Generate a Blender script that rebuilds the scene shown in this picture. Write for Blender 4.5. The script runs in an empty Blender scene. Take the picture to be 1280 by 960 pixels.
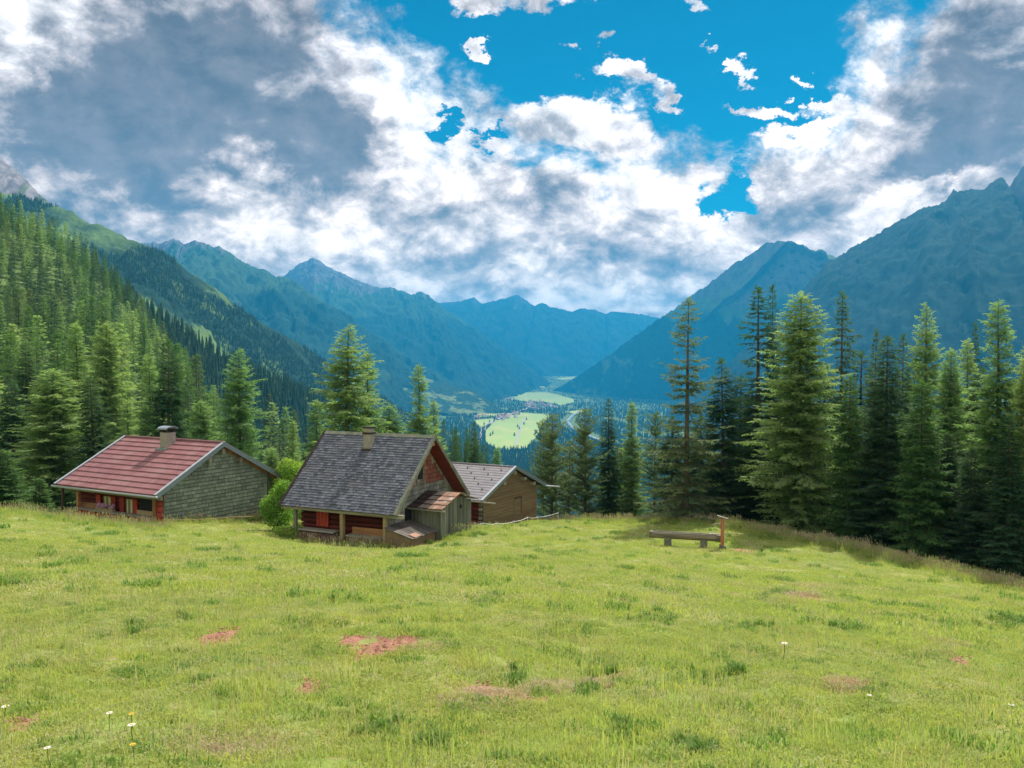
import bpy, math, random
import numpy as np
from mathutils import Vector, Matrix
sc = bpy.context.scene
R = math.radians
rng = np.random.default_rng(7)
random.seed(7)

# ------------------------------------------------------------------ camera
F = 1060.0                      # focal length in pixels of a 1280 wide picture
PITCH = R(-1.2)
cam = bpy.data.cameras.new('camera'); camo = bpy.data.objects.new('camera', cam)
sc.collection.objects.link(camo); sc.camera = camo
cam.sensor_width = 36; cam.lens = 36 * F / 1280
cam.clip_start = 0.1; cam.clip_end = 120000
camo.rotation_euler = (R(90) + PITCH, 0, 0)
sc.render.resolution_x, sc.render.resolution_y = 1024, 768

# ------------------------------------------------------------------ light
SUN_AZ, SUN_EL = R(30), R(50)   # azimuth measured from straight ahead (+Y) to the right
sun_dir = Vector((math.sin(SUN_AZ) * math.cos(SUN_EL), math.cos(SUN_AZ) * math.cos(SUN_EL), math.sin(SUN_EL)))
sl = bpy.data.lights.new('sun', 'SUN'); sl.energy = 4.9; sl.angle = R(0.53); sl.color = (1, 0.95, 0.87)
so = bpy.data.objects.new('sun', sl); sc.collection.objects.link(so)
so.rotation_euler = sun_dir.to_track_quat('Z', 'Y').to_euler()
sc.view_settings.view_transform = 'Standard'; sc.view_settings.look = 'None'
sc.view_settings.exposure = 0.5; sc.view_settings.gamma = 1
sc.view_settings.use_curve_mapping = False
sc.cycles.use_denoising = True
try: sc.cycles.denoiser = 'OPENIMAGEDENOISE'
except Exception: pass
sc.cycles.max_bounces = 6; sc.cycles.diffuse_bounces = 3; sc.cycles.transmission_bounces = 3
sc.cycles.volume_bounces = 0

# ------------------------------------------------------------------ node helpers
def addall(l):
    r = l[0]
    for x in l[1:]: r = nt.math('ADD', r, x)
    return r
class NT:
    def __init__(s, tree): s.t = tree; s.n = tree.nodes; s.l = tree.links
    def put(s, node, key, v):
        if v is None: return
        inp = node.inputs[key]
        if isinstance(v, bpy.types.NodeSocket): s.l.new(v, inp)
        else: inp.default_value = v
    def math(s, op, a, b=None, c=None, clamp=False):
        n = s.n.new('ShaderNodeMath'); n.operation = op; n.use_clamp = clamp
        s.put(n, 0, a); s.put(n, 1, b); s.put(n, 2, c); return n.outputs[0]
    def vmath(s, op, a, b=None, scale=None):
        n = s.n.new('ShaderNodeVectorMath'); n.operation = op
        s.put(n, 0, a); s.put(n, 1, b)
        if scale is not None: s.put(n, 'Scale', scale)
        return n.outputs['Value'] if op in ('DOT_PRODUCT', 'LENGTH') else n.outputs[0]
    def comb(s, x=0., y=0., z=0.):
        n = s.n.new('ShaderNodeCombineXYZ'); s.put(n, 0, x); s.put(n, 1, y); s.put(n, 2, z); return n.outputs[0]
    def sep(s, v):
        n = s.n.new('ShaderNodeSeparateXYZ'); s.put(n, 0, v); return n.outputs
    def noise(s, vec, scale, detail=4, rough=0.5, out='Fac', dist=0.):
        n = s.n.new('ShaderNodeTexNoise'); s.put(n, 'Vector', vec); n.inputs['Scale'].default_value = scale
        n.inputs['Detail'].default_value = detail; n.inputs['Roughness'].default_value = rough
        n.inputs['Distortion'].default_value = dist
        return n.outputs[out]
    def smooth(s, v, a, b, lo=0., hi=1.):
        n = s.n.new('ShaderNodeMapRange'); n.interpolation_type = 'SMOOTHSTEP'
        s.put(n, 'Value', v); s.put(n, 'From Min', a); s.put(n, 'From Max', b); s.put(n, 'To Min', lo); s.put(n, 'To Max', hi)
        return n.outputs['Result']
    def lin(s, v, a, b, lo=0., hi=1.):
        n = s.n.new('ShaderNodeMapRange'); s.put(n, 'Value', v); s.put(n, 'From Min', a); s.put(n, 'From Max', b)
        s.put(n, 'To Min', lo); s.put(n, 'To Max', hi); return n.outputs['Result']
    def mix(s, f, a, b, mode='MIX'):
        n = s.n.new('ShaderNodeMix'); n.data_type = 'RGBA'; n.blend_type = mode
        c = lambda x: (tuple(x) + (1,)) if isinstance(x, tuple) and len(x) == 3 else x
        s.put(n, 0, f); s.put(n, 6, c(a)); s.put(n, 7, c(b)); return n.outputs[2]
    def attr(s, name):
        n = s.n.new('ShaderNodeAttribute'); n.attribute_name = name; return n.outputs
    def coord(s, k='Object'):
        return s.n.new('ShaderNodeTexCoord').outputs[k]
    def geo(s, k='Position'): return s.n.new('ShaderNodeNewGeometry').outputs[k]
    def objrand(s): return s.n.new('ShaderNodeObjectInfo').outputs['Random']
    def bump(s, h, strength=0.5, dist=0.05):
        n = s.n.new('ShaderNodeBump'); s.put(n, 'Height', h); n.inputs['Strength'].default_value = strength
        n.inputs['Distance'].default_value = dist; return n.outputs[0]

def material(name):
    m = bpy.data.materials.new(name); m.use_nodes = True
    nt = NT(m.node_tree); b = m.node_tree.nodes['Principled BSDF']
    return m, nt, b

# ------------------------------------------------------------------ pixel helpers (place things where the photograph has them)
CP, SP = math.cos(PITCH), math.sin(PITCH)
def ray(px, py):
    a = (px - 640) / F; b = (480 - py) / F
    return np.array([a, CP - b * SP, SP + b * CP])
def at(px, py, depth):
    r = ray(px, py); return r * (depth / r[1])

# ------------------------------------------------------------------ sky with clouds
w = bpy.data.worlds.new('World'); sc.world = w; w.use_nodes = True
nt = NT(w.node_tree)
bg = w.node_tree.nodes['Background']
sky = nt.n.new('ShaderNodeTexSky'); sky.sky_type = 'NISHITA'; sky.sun_disc = False
sky.sun_elevation = SUN_EL; sky.sun_rotation = SUN_AZ; sky.altitude = 1300; sky.air_density = 1.0; sky.dust_density = 0.2; sky.ozone_density = 3.0
SKY_STR = 0.11
d = nt.coord('Generated')
dx, dy, dz = nt.sep(d)[:3]
fwd = nt.vmath('DOT_PRODUCT', d, (0, CP, SP)); upc = nt.vmath('DOT_PRODUCT', d, (0, -SP, CP))
fw = nt.math('MAXIMUM', fwd, 0.06)
U = nt.math('DIVIDE', dx, fw); V = nt.math('DIVIDE', upc, fw)
zz = nt.math('ADD', nt.math('MULTIPLY', nt.math('MAXIMUM', dz, 0.0), 0.6), 0.72)
P = nt.vmath('DIVIDE', nt.comb(dx, dy, nt.math('MULTIPLY', dz, 1.35)), nt.comb(zz, zz, zz))
def cen(x, k): return nt.math('MULTIPLY', nt.math('SUBTRACT', x, 0.5), k)
wsep = nt.sep(nt.noise(P, 4.2, 4, 0.6, 'Color')); warp2 = nt.sep(nt.noise(P, 16.0, 6, 0.68, 'Color'))
U = addall([U, cen(wsep[0], 0.24), cen(warp2[0], 0.12)])
V = addall([V, cen(wsep[1], 0.20), cen(warp2[1], 0.12)])
def ell(px, py, rx, ry, lo=None, rot=0.0):
    u0, v0 = (px - 640) / F, (480 - py) / F
    a = nt.math('SUBTRACT', U, u0); b = nt.math('SUBTRACT', V, v0)
    if rot:
        c, s_ = math.cos(rot), math.sin(rot)
        a2 = nt.math('ADD', nt.math('MULTIPLY', a, c), nt.math('MULTIPLY', b, s_))
        b2 = nt.math('SUBTRACT', nt.math('MULTIPLY', b, c), nt.math('MULTIPLY', a, s_)); a, b = a2, b2
    a = nt.math('MULTIPLY', a, F / rx); b = nt.math('MULTIPLY', b, F / ry)
    return nt.math('SQRT', nt.math('ADD', nt.math('MULTIPLY', a, a), nt.math('MULTIPLY', b, b)))
def blob(px, py, rx, ry, amt, rot=0.0):           # amt at centre, falls to zero at q = 1.25
    return nt.smooth(ell(px, py, rx, ry, rot=rot), 0.1, 1.35, amt, 0.0)
q = ell(772, -75, 368, 276, rot=0.16)
cov = nt.math('MAXIMUM', nt.math('MINIMUM', nt.math('MULTIPLY', nt.math('SUBTRACT', q, 1.0), 1.9), 0.55), -0.80)
cov = addall([cov,
    blob(745, 172, 90, 40, 1.0), blob(812, 104, 60, 17, 1.25), blob(838, 125, 24, 26, 0.7), blob(700, 2, 105, 36, 1.25), blob(600, 4, 50, 34, 1.15),
    blob(900, 0, 42, 20, 1.2), blob(622, 80, 28, 9, 1.15), blob(985, 166, 42, 14, 1.0), blob(955, 126, 30, 12, 1.15), blob(988, 76, 20, 10, 1.2),
    blob(925, 85, 22, 12, 1.15), blob(748, 76, 15, 12, 1.15), blob(787, 55, 14, 18, 1.15), blob(892, 52, 18, 9, 1.1), blob(862, 138, 18, 14, 0.9), blob(1020, 128, 30, 24, 0.8), blob(1000, 115, 16, 9, 1.0),
    blob(905, 232, 36, 28, -1.15), blob(560, 176, 17, 11, -1.1), blob(618, 186, 22, 8, -0.7), blob(300, 200, 420, 330, 0.35), blob(700, 330, 600, 110, 0.35), blob(1220, 120, 180, 200, 0.3)])
def bil(p):        # billowing cloud relief
    a_ = nt.noise(p, 6.0, 3, 0.55); b_ = nt.noise(p, 14.5, 9, 0.64, dist=.3)
    return nt.math('ADD', nt.math('MULTIPLY', a_, 0.55), nt.math('MULTIPLY', b_, 0.45))
nA = bil(P)
nA2 = bil(nt.vmath('ADD', P, (0.008, 0.004, 0.026)))
nL = nt.noise(P, 5.0, 3, 0.5); nL2 = nt.noise(nt.vmath('ADD', P, (0.03, 0.01, 0.075)), 5.0, 3, 0.5)
nB = nt.noise(P, 40.0, 5, 0.65)
dens = addall([cov, cen(nA, 2.3), cen(nB, 0.30)])
alpha = nt.smooth(dens, -0.10, 0.42)
# tops turned to the sun and thin edges are white, undersides and thick bellies are grey
fine = addall([nt.math('MULTIPLY', nt.math('SUBTRACT', nA, nA2), 5.0), cen(nB, 0.55), cen(nA, -1.0)])
lit = addall([nt.math('MULTIPLY', nt.math('SUBTRACT', nA, nA2), 5.0), nt.math('MULTIPLY', nt.math('SUBTRACT', nL, nL2), 2.6), cen(nB, 0.5)])
dark = addall([blob(250, 90, 210, 150, 1.15), blob(90, 190, 260, 110, 0.85), blob(410, 205, 110, 80, 0.9), blob(1200, 120, 150, 150, 0.95, 0.35), blob(1090, 225, 140, 42, 0.55, 0.2),
    blob(760, 300, 210, 60, 0.28), blob(320, 300, 260, 60, 0.22), blob(560, 330, 170, 34, 0.2), blob(40, 150, 130, 120, 0.5), blob(15, 60, 36, 50, -0.5), blob(105, 25, 24, 40, -0.3), blob(1240, 70, 40, 20, -0.5),
    blob(520, 130, 130, 90, -0.35), blob(640, 230, 170, 60, -0.3), blob(330, 130, 40, 60, -0.25), blob(320, 235, 50, 40, -0.35), blob(960, 260, 120, 70, -0.3), blob(1150, 250, 60, 16, -0.7, 0.25)])
thick = addall([nt.math('MULTIPLY', cov, 0.20), cen(nA, 2.0), dark])
sh = nt.math('SUBTRACT', thick, lit)
shade = nt.lin(sh, -0.30, 1.18)
ccol = nt.mix(nt.smooth(shade, 0.0, 0.62), (0.98, 0.975, 0.97), (0.50, 0.465, 0.46))
ccol = nt.mix(nt.smooth(shade, 0.45, 1.0), ccol, (0.185, 0.165, 0.168))
fk = nt.math('ADD', 1.0, nt.math('MULTIPLY', nt.math('MINIMUM', nt.math('MAXIMUM', fine, -0.45), 0.5), 0.75))
ccol = nt.mix(1.0, ccol, nt.comb(fk, fk, fk), 'MULTIPLY')
skyc = nt.mix(1.0, sky.outputs[0], (0.010, 0.47, 0.52), 'MULTIPLY')
skyc = nt.mix(1.0, skyc, (SKY_STR,) * 3, 'MULTIPLY')
EXPO = 2 ** sc.view_settings.exposure
low = nt.smooth(dz, 0.06, 0.34)      # low clouds boosted and warmed to offset the haze in front of them
ccol = nt.mix(1.0, ccol, nt.mix(low, (2.3 / EXPO, 1.82 / EXPO, 1.46 / EXPO), (1.42 / EXPO, 1.31 / EXPO, 1.26 / EXPO)), 'MULTIPLY')
final = nt.mix(alpha, skyc, ccol)
nt.l.new(final, bg.inputs['Color'])
# the Sky Texture is scaled to SKY_STR above; clouds are given in the same final units
bg.inputs['Strength'].default_value = 1.0
w.cycles.sampling_method = 'MANUAL'; w.cycles.sample_map_resolution = 512

# ------------------------------------------------------------------ object helpers
COL = sc.collection
def link(o, parent=None, mat=None):
    COL.objects.link(o)
    if parent is not None: o.parent = parent
    return o
def tag(o, label=None, cat=None, group=None, kind=None):
    if label: o['label'] = label
    if cat: o['category'] = cat
    if group: o['group'] = group
    if kind: o['kind'] = kind
    return o
def thing(name, loc, rz=0., label=None, cat=None, group=None):
    o = bpy.data.objects.new(name, None); COL.objects.link(o)
    o.location = loc; o.rotation_euler = (0, 0, rz); o.empty_display_size = 0.3
    return tag(o, label, cat, group)
def part(name, me, parent, loc=(0, 0, 0), rot=(0, 0, 0), scale=None, label=None, kind=None):
    o = bpy.data.objects.new(name, me); COL.objects.link(o); o.parent = parent
    o.location = loc; o.rotation_euler = rot
    if scale: o.scale = scale
    if label: o['label'] = label
    if kind: o['kind'] = kind
    return o
class MB:
    def __init__(s): s.v = []; s.f = []; s.m = []
    def box(s, a, b, mi=0, jit=0.0):
        x0, y0, z0 = a; x1, y1, z1 = b; n = len(s.v)
        for z in (z0, z1):
            for x, y in ((x0, y0), (x1, y0), (x1, y1), (x0, y1)):
                s.v.append((x + random.uniform(-jit, jit), y + random.uniform(-jit, jit), z + random.uniform(-jit, jit)))
        for q_ in ((0, 3, 2, 1), (4, 5, 6, 7), (0, 1, 5, 4), (1, 2, 6, 5), (2, 3, 7, 6), (3, 0, 4, 7)):
            s.f.append(tuple(n + i for i in q_)); s.m.append(mi)
        return s
    def beam(s, p, q_, wd, ht, up=(0, 0, 1), mi=0):      # box from p to q, width wd, height ht
        p = Vector(p); q_ = Vector(q_); t = (q_ - p).normalized(); side = t.cross(Vector(up)).normalized(); u = side.cross(t)
        n = len(s.v)
        for c in (p, q_):
            for a, b in ((-1, -1), (1, -1), (1, 1), (-1, 1)): s.v.append(tuple(c + side * (a * wd / 2) + u * (b * ht / 2)))
        for q2 in ((0, 1, 2, 3), (7, 6, 5, 4), (0, 4, 5, 1), (1, 5, 6, 2), (2, 6, 7, 3), (3, 7, 4, 0)):
            s.f.append(tuple(n + i for i in q2)); s.m.append(mi)
        return s
    def prism(s, poly, axis, a, b, mi=0):                # polygon (2D) extruded along axis from a to b
        n = len(s.v); k = len(poly)
        for c in (a, b):
            for p in poly:
                s.v.append({0: (c, p[0], p[1]), 1: (p[0], c, p[1]), 2: (p[0], p[1], c)}[axis])
        s.f.append(tuple(n + i for i in range(k))); s.f.append(tuple(n + k + i for i in reversed(range(k)))); s.m += [mi, mi]
        for i in range(k):
            j = (i + 1) % k; s.f.append((n + i, n + k + i, n + k + j, n + j)); s.m.append(mi)
        return s
    def tube(s, pts, rad, k=8, mi=0, cap=True):
        n = len(s.v); pts = [Vector(p) for p in pts]
        if not hasattr(rad, '__len__'): rad = [rad] * len(pts)
        for i, p in enumerate(pts):
            t = (pts[min(i + 1, len(pts) - 1)] - pts[max(i - 1, 0)]).normalized()
            a = t.orthogonal().normalized() if abs(t.z) > 0.9 else Vector((0, 0, 1)).cross(t).normalized(); b = t.cross(a)
            for j in range(k):
                an = 2 * math.pi * j / k; s.v.append(tuple(p + (a * math.cos(an) + b * math.sin(an)) * rad[i]))
        for i in range(len(pts) - 1):
            for j in range(k):
                j2 = (j + 1) % k; s.f.append((n + i * k + j, n + i * k + j2, n + (i + 1) * k + j2, n + (i + 1) * k + j)); s.m.append(mi)
        if cap:
            s.f.append(tuple(n + j for j in reversed(range(k)))); s.f.append(tuple(n + (len(pts) - 1) * k + j for j in range(k))); s.m += [mi, mi]
        return s
    def mesh(s, name, mats, smooth=False):
        me = bpy.data.meshes.new(name); me.from_pydata(s.v, [], s.f)
        for m in (mats if isinstance(mats, (list, tuple)) else [mats]): me.materials.append(m)
        me.polygons.foreach_set('material_index', s.m)
        if smooth: me.polygons.foreach_set('use_smooth', [True] * len(s.f))
        me.update(); import bmesh as _b
        bm = _b.new(); bm.from_mesh(me); _b.ops.recalc_face_normals(bm, faces=bm.faces); bm.to_mesh(me); bm.free()
        return me
    def obj(s, name, mats, parent, loc=(0, 0, 0), rot=(0, 0, 0), smooth=False, **k):
        return part(name, s.mesh(name, mats, smooth), parent, loc, rot, **k)
def tri_mesh(name, V_, T_, mats, attrs=None, mi=None, smooth=False):
    """V_: (n,3) float, T_: (m,3) or (m,4) int"""
    me = bpy.data.meshes.new(name); n = len(V_); m, k = T_.shape
    me.vertices.add(n); me.vertices.foreach_set('co', np.ascontiguousarray(V_, dtype=np.float32).ravel())
    me.loops.add(m * k); me.loops.foreach_set('vertex_index', np.ascontiguousarray(T_, dtype=np.int32).ravel())
    me.polygons.add(m); me.polygons.foreach_set('loop_start', np.arange(0, m * k, k, dtype=np.int32))
    try: me.polygons.foreach_set('loop_total', np.full(m, k, dtype=np.int32))
    except Exception: pass
    if mi is not None: me.polygons.foreach_set('material_index', mi.astype(np.int32))
    me.polygons.foreach_set('use_smooth', np.full(m, smooth))
    for a, arr in (attrs or {}).items():
        at_ = me.attributes.new(a, 'FLOAT', 'POINT'); at_.data.foreach_set('value', np.ascontiguousarray(arr, dtype=np.float32))
    for x in (mats if isinstance(mats, (list, tuple)) else [mats]): me.materials.append(x)
    me.update(calc_edges=True); me.validate()
    return me

# ------------------------------------------------------------------ numpy noise
_perm = np.random.default_rng(3).permutation(4096)
_grad = np.random.default_rng(4).uniform(0, 2 * np.pi, 4096)
def pnoise(x, y, seed=0):
    xi = np.floor(x).astype(np.int64); yi = np.floor(y).astype(np.int64); xf = x - xi; yf = y - yi
    u = xf ** 3 * (xf * (xf * 6 - 15) + 10); v = yf ** 3 * (yf * (yf * 6 - 15) + 10)
    def g(ix, iy, ax, ay):
        h = _grad[_perm[(_perm[(ix + seed * 131) & 4095] + iy) & 4095]]
        return np.cos(h) * ax + np.sin(h) * ay
    a = g(xi, yi, xf, yf); b = g(xi + 1, yi, xf - 1, yf); c = g(xi, yi + 1, xf, yf - 1); e = g(xi + 1, yi + 1, xf - 1, yf - 1)
    return (a + u * (b - a)) * (1 - v) + (c + u * (e - c)) * v
def fbm(x, y, o=5, seed=0, gain=0.5):
    s_ = 0; a = 1
    for i in range(o): s_ = s_ + a * pnoise(x * 2 ** i, y * 2 ** i, seed + i); a *= gain
    return s_
def ridged(x, y, o=5, seed=0, gain=0.5):
    s_ = 0; a = 1
    for i in range(o): s_ = s_ + a * (1 - 2.2 * np.abs(pnoise(x * 2 ** i, y * 2 ** i, seed + i))); a *= gain
    return s_ / 2

# ------------------------------------------------------------------ ground heights (thin plate spline through surveyed points)
pp = [(640,938,6),(0,950,6),(1280,962,6),(640,786,12),(0,782,12),(1280,842,12),(640,722,22),(0,706,22),(1280,776,22),(640,695,32),(0,668,32),(1280,748,31),
 (640,676,44),(700,652,60),(640,655,56),(860,683,44),(905,664,51),(905,652,57),(1000,671,50),(1100,693,45),(1200,718,41),(1290,739,38),(760,655,56),(820,652,57),
 (0,644,42),(100,652,42),(50,647,42),(150,658,42.5),(205,656,44.5),(340,651,51.5),(72,655,48.5),(270,652,52),
 (483,687,40.7),(371,678,43.5),(420,684,41.5),(551,679,41.5),(590,668,44.5),(604,659,53.3),(670,653,60),(300,672,40),(150,668,36)]
cp = [at(*p) for p in pp]
cp += [np.array(p, float) for p in [(0,0,-1.7),(-20,0,-1.2),(20,0,-2.3),(0,-15,0.8),(-40,-30,6),(40,-30,2),(-60,20,1.0),(60,20,-9.5),(80,-20,-8),
 (-30,62,-12.5),(-20,70,-15),(-40,75,-12.5),(-8,72,-15),(3,80,-17),(20,70,-15),(30,64,-14.2),(34,50,-12.4),(33,44,-11.3),(45,60,-15.5),(60,60,-19),
 (0,110,-29),(0,200,-64),(0,400,-138),(60,110,-34),(120,60,-40),(200,200,-98),(150,400,-142),(300,300,-150),(450,0,-150),(450,450,-200),(120,0,-20),(-60,400,-110),
 (-100,0,12),(-250,0,60),(-450,0,140),(-450,-300,170),(0,-300,60),(450,-300,-60),(-52,60,-9),(-45,48,-7.2)]]
for p in [(-150,225,430),(0,285,430),(0,415,250),(0,560,105),(100,328,420),(100,450,220),(100,575,110),(180,424,400),(220,490,350),(200,548,130),(262,520,250),(310,575,140),(-300,300,300)]:
    cp.append(at(*p))
cp += [np.array(p, float) for p in [(-160,470,-30),(-110,430,-80),(-230,520,10),(-330,520,90),(-70,300,-82),(-55,200,-52)]]
cp = np.array(cp)
def _k(r2): return np.where(r2 > 1e-9, 0.5 * r2 * np.log(np.maximum(r2, 1e-9)), 0)
_sc = 100.0
_X = cp[:, :2] / _sc
_K = _k(((_X[:, None] - _X[None]) ** 2).sum(-1)) + np.eye(len(cp)) * 2e-4
_Pm = np.c_[np.ones(len(cp)), _X]
_A = np.block([[_K, _Pm], [_Pm.T, np.zeros((3, 3))]])
_sol = np.linalg.solve(_A, np.r_[cp[:, 2], 0, 0, 0])
def tps(x, y):
    x = np.asarray(x, float) / _sc; y = np.asarray(y, float) / _sc
    out = _sol[-3] + _sol[-2] * x + _sol[-1] * y
    for i in range(len(cp)): out = out + _sol[i] * _k((x - _X[i, 0]) ** 2 + (y - _X[i, 1]) ** 2)
    return out
def sstep(a, b, x):
    t = np.clip((x - a) / (b - a), 0, 1); return t * t * (3 - 2 * t)
def floorz(D):
    D = np.asarray(D, float); return -300 + np.maximum(D - 8000, 0) * 180 / 3500
HUTS = {'h1': ((-16.326, 48, -4.365), R(29.863), 4.461, 2.389, 8.68, 5.0), 'h2': ((-4.004, 44, -3.648), R(25.62), 3.69, 3.493, 6.99, 5.15),
        'h3': ((.2786, 57, -6.814), R(30.07), 4.244, 1.685, 7.5, 4.2)}
def zg(x, y, bumps=True):
    x = np.asarray(x, float); y = np.asarray(y, float); r = np.hypot(x, y)
    n = tps(x, y)
    if bumps:
        k = sstep(3, 9, r) * (1 - sstep(90, 200, r))
        b = 0.20 * fbm(x / 5.2, y / 5.2, 3, 11) + 0.16 * fbm(x / 1.7, y / 1.4, 2, 17) + 0.05 * np.maximum(pnoise(x / .6, y / .5, 23), 0)
        b = b + 0.20 * np.maximum(pnoise(x / 1.1 + 9, y / .9, 29) - 0.25, 0)
        n = n + b * k + sstep(100, 260, r) * 5 * fbm(x / 60, y / 60, 4, 31)
    t = sstep(450, 1300, r)
    return n * (1 - t) + (floorz(r) - 3) * t
# ------------------------------------------------------------------ materials
def wood(name, c1, c2, grain=(1, 1, 12), rough=0.85, rnd=0.35, c3=None, spec=0.2, bump=0.4, row_shade=0):
    m, n, b = material(name)
    co = n.coord('Object'); v = n.vmath('MULTIPLY', co, grain)
    r = n.objrand(); v = n.vmath('ADD', v, n.comb(n.math('MULTIPLY', r, 37.0), n.math('MULTIPLY', r, 91.0), 0.))
    f = n.noise(v, 2.3, 6, 0.65); f2 = n.noise(co, 1.1, 4, 0.6)
    c = n.mix(n.smooth(f, 0.3, 0.7), c1, c2)
    if c3: c = n.mix(n.smooth(f2, 0.5, 0.68), c, c3)
    k = n.lin(r, 0, 1, 1 - rnd, 1 + rnd); c = n.mix(1.0, c, n.comb(k, k, k), 'MULTIPLY')
    if row_shade:      # shadow line under each shingle row, painted as a dark lower edge
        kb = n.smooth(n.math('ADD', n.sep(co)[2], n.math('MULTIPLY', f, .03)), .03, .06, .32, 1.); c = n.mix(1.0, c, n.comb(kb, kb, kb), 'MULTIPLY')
    n.l.new(c, b.inputs['Base Color']); b.inputs['Roughness'].default_value = rough
    b.inputs['Specular IOR Level'].default_value = spec
    n.l.new(n.bump(f, bump, 0.02), b.inputs['Normal'])
    return m
def attrwood(name, c1, c2, c3, rough=0.8):
    m, n, b = material(name)
    t = n.attr('tone')[2]; co = n.coord('Object'); f = n.noise(co, 9, 5, 0.7); f2 = n.noise(co, 0.8, 4, 0.6)
    c = n.mix(n.math('ADD', t, n.math('MULTIPLY', n.math('SUBTRACT', f, .5), .6), clamp=True), c1, c2)
    c = n.mix(n.smooth(n.math('ADD', f2, n.math('MULTIPLY', t, .12)), 0.52, 0.72), c, c3)
    n.l.new(c, b.inputs['Base Color']); b.inputs['Roughness'].default_value = rough; b.inputs['Specular IOR Level'].default_value = 0.3
    n.l.new(n.bump(f, .3, .01), b.inputs['Normal'])
    return m
def plain(name, c, rough=0.6, metal=0., var=0.15, scale=6.):
    m, n, b = material(name); f = n.noise(n.coord('Object'), scale, 5, 0.6)
    k = n.lin(f, 0.2, 0.8, 1 - var, 1 + var)
    n.l.new(n.mix(1.0, c, n.comb(k, k, k), 'MULTIPLY'), b.inputs['Base Color'])
    b.inputs['Roughness'].default_value = rough; b.inputs['Metallic'].default_value = metal
    return m
M = {}
M['grey_wood'] = wood('weathered_wood', (.10, .105, .085), (.22, .22, .17), (1, 1, .12), c3=(.14, .17, .11))
M['greyh_wood'] = wood('weathered_beam', (.16, .15, .12), (.30, .28, .22), (6, .3, 6))
M['lid_wood'] = wood('dark_weathered_plank', (.075, .065, .055), (.15, .135, .12), (8, .5, 8), rnd=.35)
M['shingle_green'] = wood('green_grey_shingle', (.135, .17, .135), (.235, .27, .215), (3, 3, .3), rnd=.25, c3=(.17, .215, .16), row_shade=1)
M['shingle_red'] = wood('red_weathered_shingle', (.22, .055, .04), (.30, .14, .10), (3, 3, .3), rnd=.3, c3=(.26, .08, .055), row_shade=1)
M['shingle_grey'] = wood('grey_shingle', (.13, .14, .12), (.27, .27, .22), (3, 3, .3), rnd=.28, c3=(.18, .17, .11), row_shade=1)
M['red_log'] = wood('dark_red_log', (.09, .018, .014), (.19, .035, .025), (1, .25, 3), rnd=.3)
M['red_paint'] = wood('red_painted_board', (.32, .035, .028), (.40, .075, .045), (4, 4, .4), rnd=.25)
M['orange_wood'] = wood('orange_brown_wood', (.26, .12, .055), (.38, .20, .09), (2, .3, 2), rnd=.2)
M['brown_plank'] = wood('brown_plank', (.165, .115, .07), (.225, .16, .095), (.3, 3, 4), rnd=.1, c3=(.20, .115, .07))
M['tan_wood'] = wood('tan_wood', (.30, .22, .12), (.40, .30, .17), (.5, 3, 3), rnd=.15)
M['dark_wood'] = wood('dark_wood', (.035, .025, .02), (.07, .05, .04), (1, .3, 2))
M['trough_wood'] = wood('trough_log', (.10, .085, .065), (.30, .255, .19), (.25, 3, 3), rnd=.1)
M['post_wood'] = wood('orange_post', (.34, .13, .07), (.46, .21, .12), (4, 4, .3), rnd=.1)
M['metal'] = plain('blue_grey_metal_trim', (.22, .275, .31), .45, .3)
M['white_metal'] = plain('pale_metal', (.38, .42, .45), .4, .3)
M['rust'] = wood('rusty_sheet', (.34, .20, .14), (.22, .13, .09), (6, .4, 1), rnd=.25, c3=(.42, .36, .31))
M['concrete'] = plain('grey_render', (.30, .27, .23), .9, 0, .25, 3.)
M['stone'] = plain('mossy_stone', (.16, .16, .12), .9, 0, .4, 5.)
M['dark'] = plain('dark_interior', (.012, .010, .010), .9)
M['curtain'] = plain('cream_curtain', (.55, .56, .33), .8)
M['glass'] = plain('window_glass', (.04, .06, .05), .12)
M['pink'] = plain('pink_flowers', (.62, .32, .48), .8, 0, .5, 30.)
M['white'] = plain('white_plastic', (.72, .72, .70), .5)
M['roof_shingle'] = attrwood('grey_slate_shingle', (.068, .078, .102), (.175, .19, .222), (.13, .135, .155))
M['red_tile'] = attrwood('red_metal_tile', (.20, .082, .085), (.275, .12, .12), (.26, .135, .13), .5)
M['brown_tile'] = attrwood('grey_brown_tile', (.17, .16, .17), (.235, .22, .23), (.21, .195, .20), .6)
M['mossy_roof'] = wood('mossy_shingle', (.15, .14, .10), (.28, .26, .20), (3, .4, 3), c3=(.10, .13, .05))

def leafmat(name, ca, cb, cc, trans=0.35, rough=.75):
    m, n, b = material(name)
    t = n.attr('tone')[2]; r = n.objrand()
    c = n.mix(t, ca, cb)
    f = n.noise(n.coord('Object'), .55, 3, .6)
    c = n.mix(n.smooth(f, .42, .66), c, cc)
    k = n.lin(r, 0, 1, .8, 1.22); k2 = n.lin(r, 0, 1, .92, 1.1)
    c = n.mix(1.0, c, n.comb(k, k2, k2), 'MULTIPLY')
    n.l.new(c, b.inputs['Base Color']); b.inputs['Roughness'].default_value = rough
    b.inputs['Specular IOR Level'].default_value = .25
    tr = n.n.new('ShaderNodeBsdfTranslucent'); n.l.new(n.mix(1., c, (1.1, 1.3, .65), 'MULTIPLY'), tr.inputs[0])
    mx = n.n.new('ShaderNodeMixShader'); mx.inputs[0].default_value = trans
    n.l.new(b.outputs[0], mx.inputs[1]); n.l.new(tr.outputs[0], mx.inputs[2])
    n.l.new(mx.outputs[0], n.n['Material Output'].inputs['Surface'])
    return m
M['spruce'] = leafmat('spruce_needles', (.04, .09, .045), (.115, .20, .085), (.07, .135, .06), .45)
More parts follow.
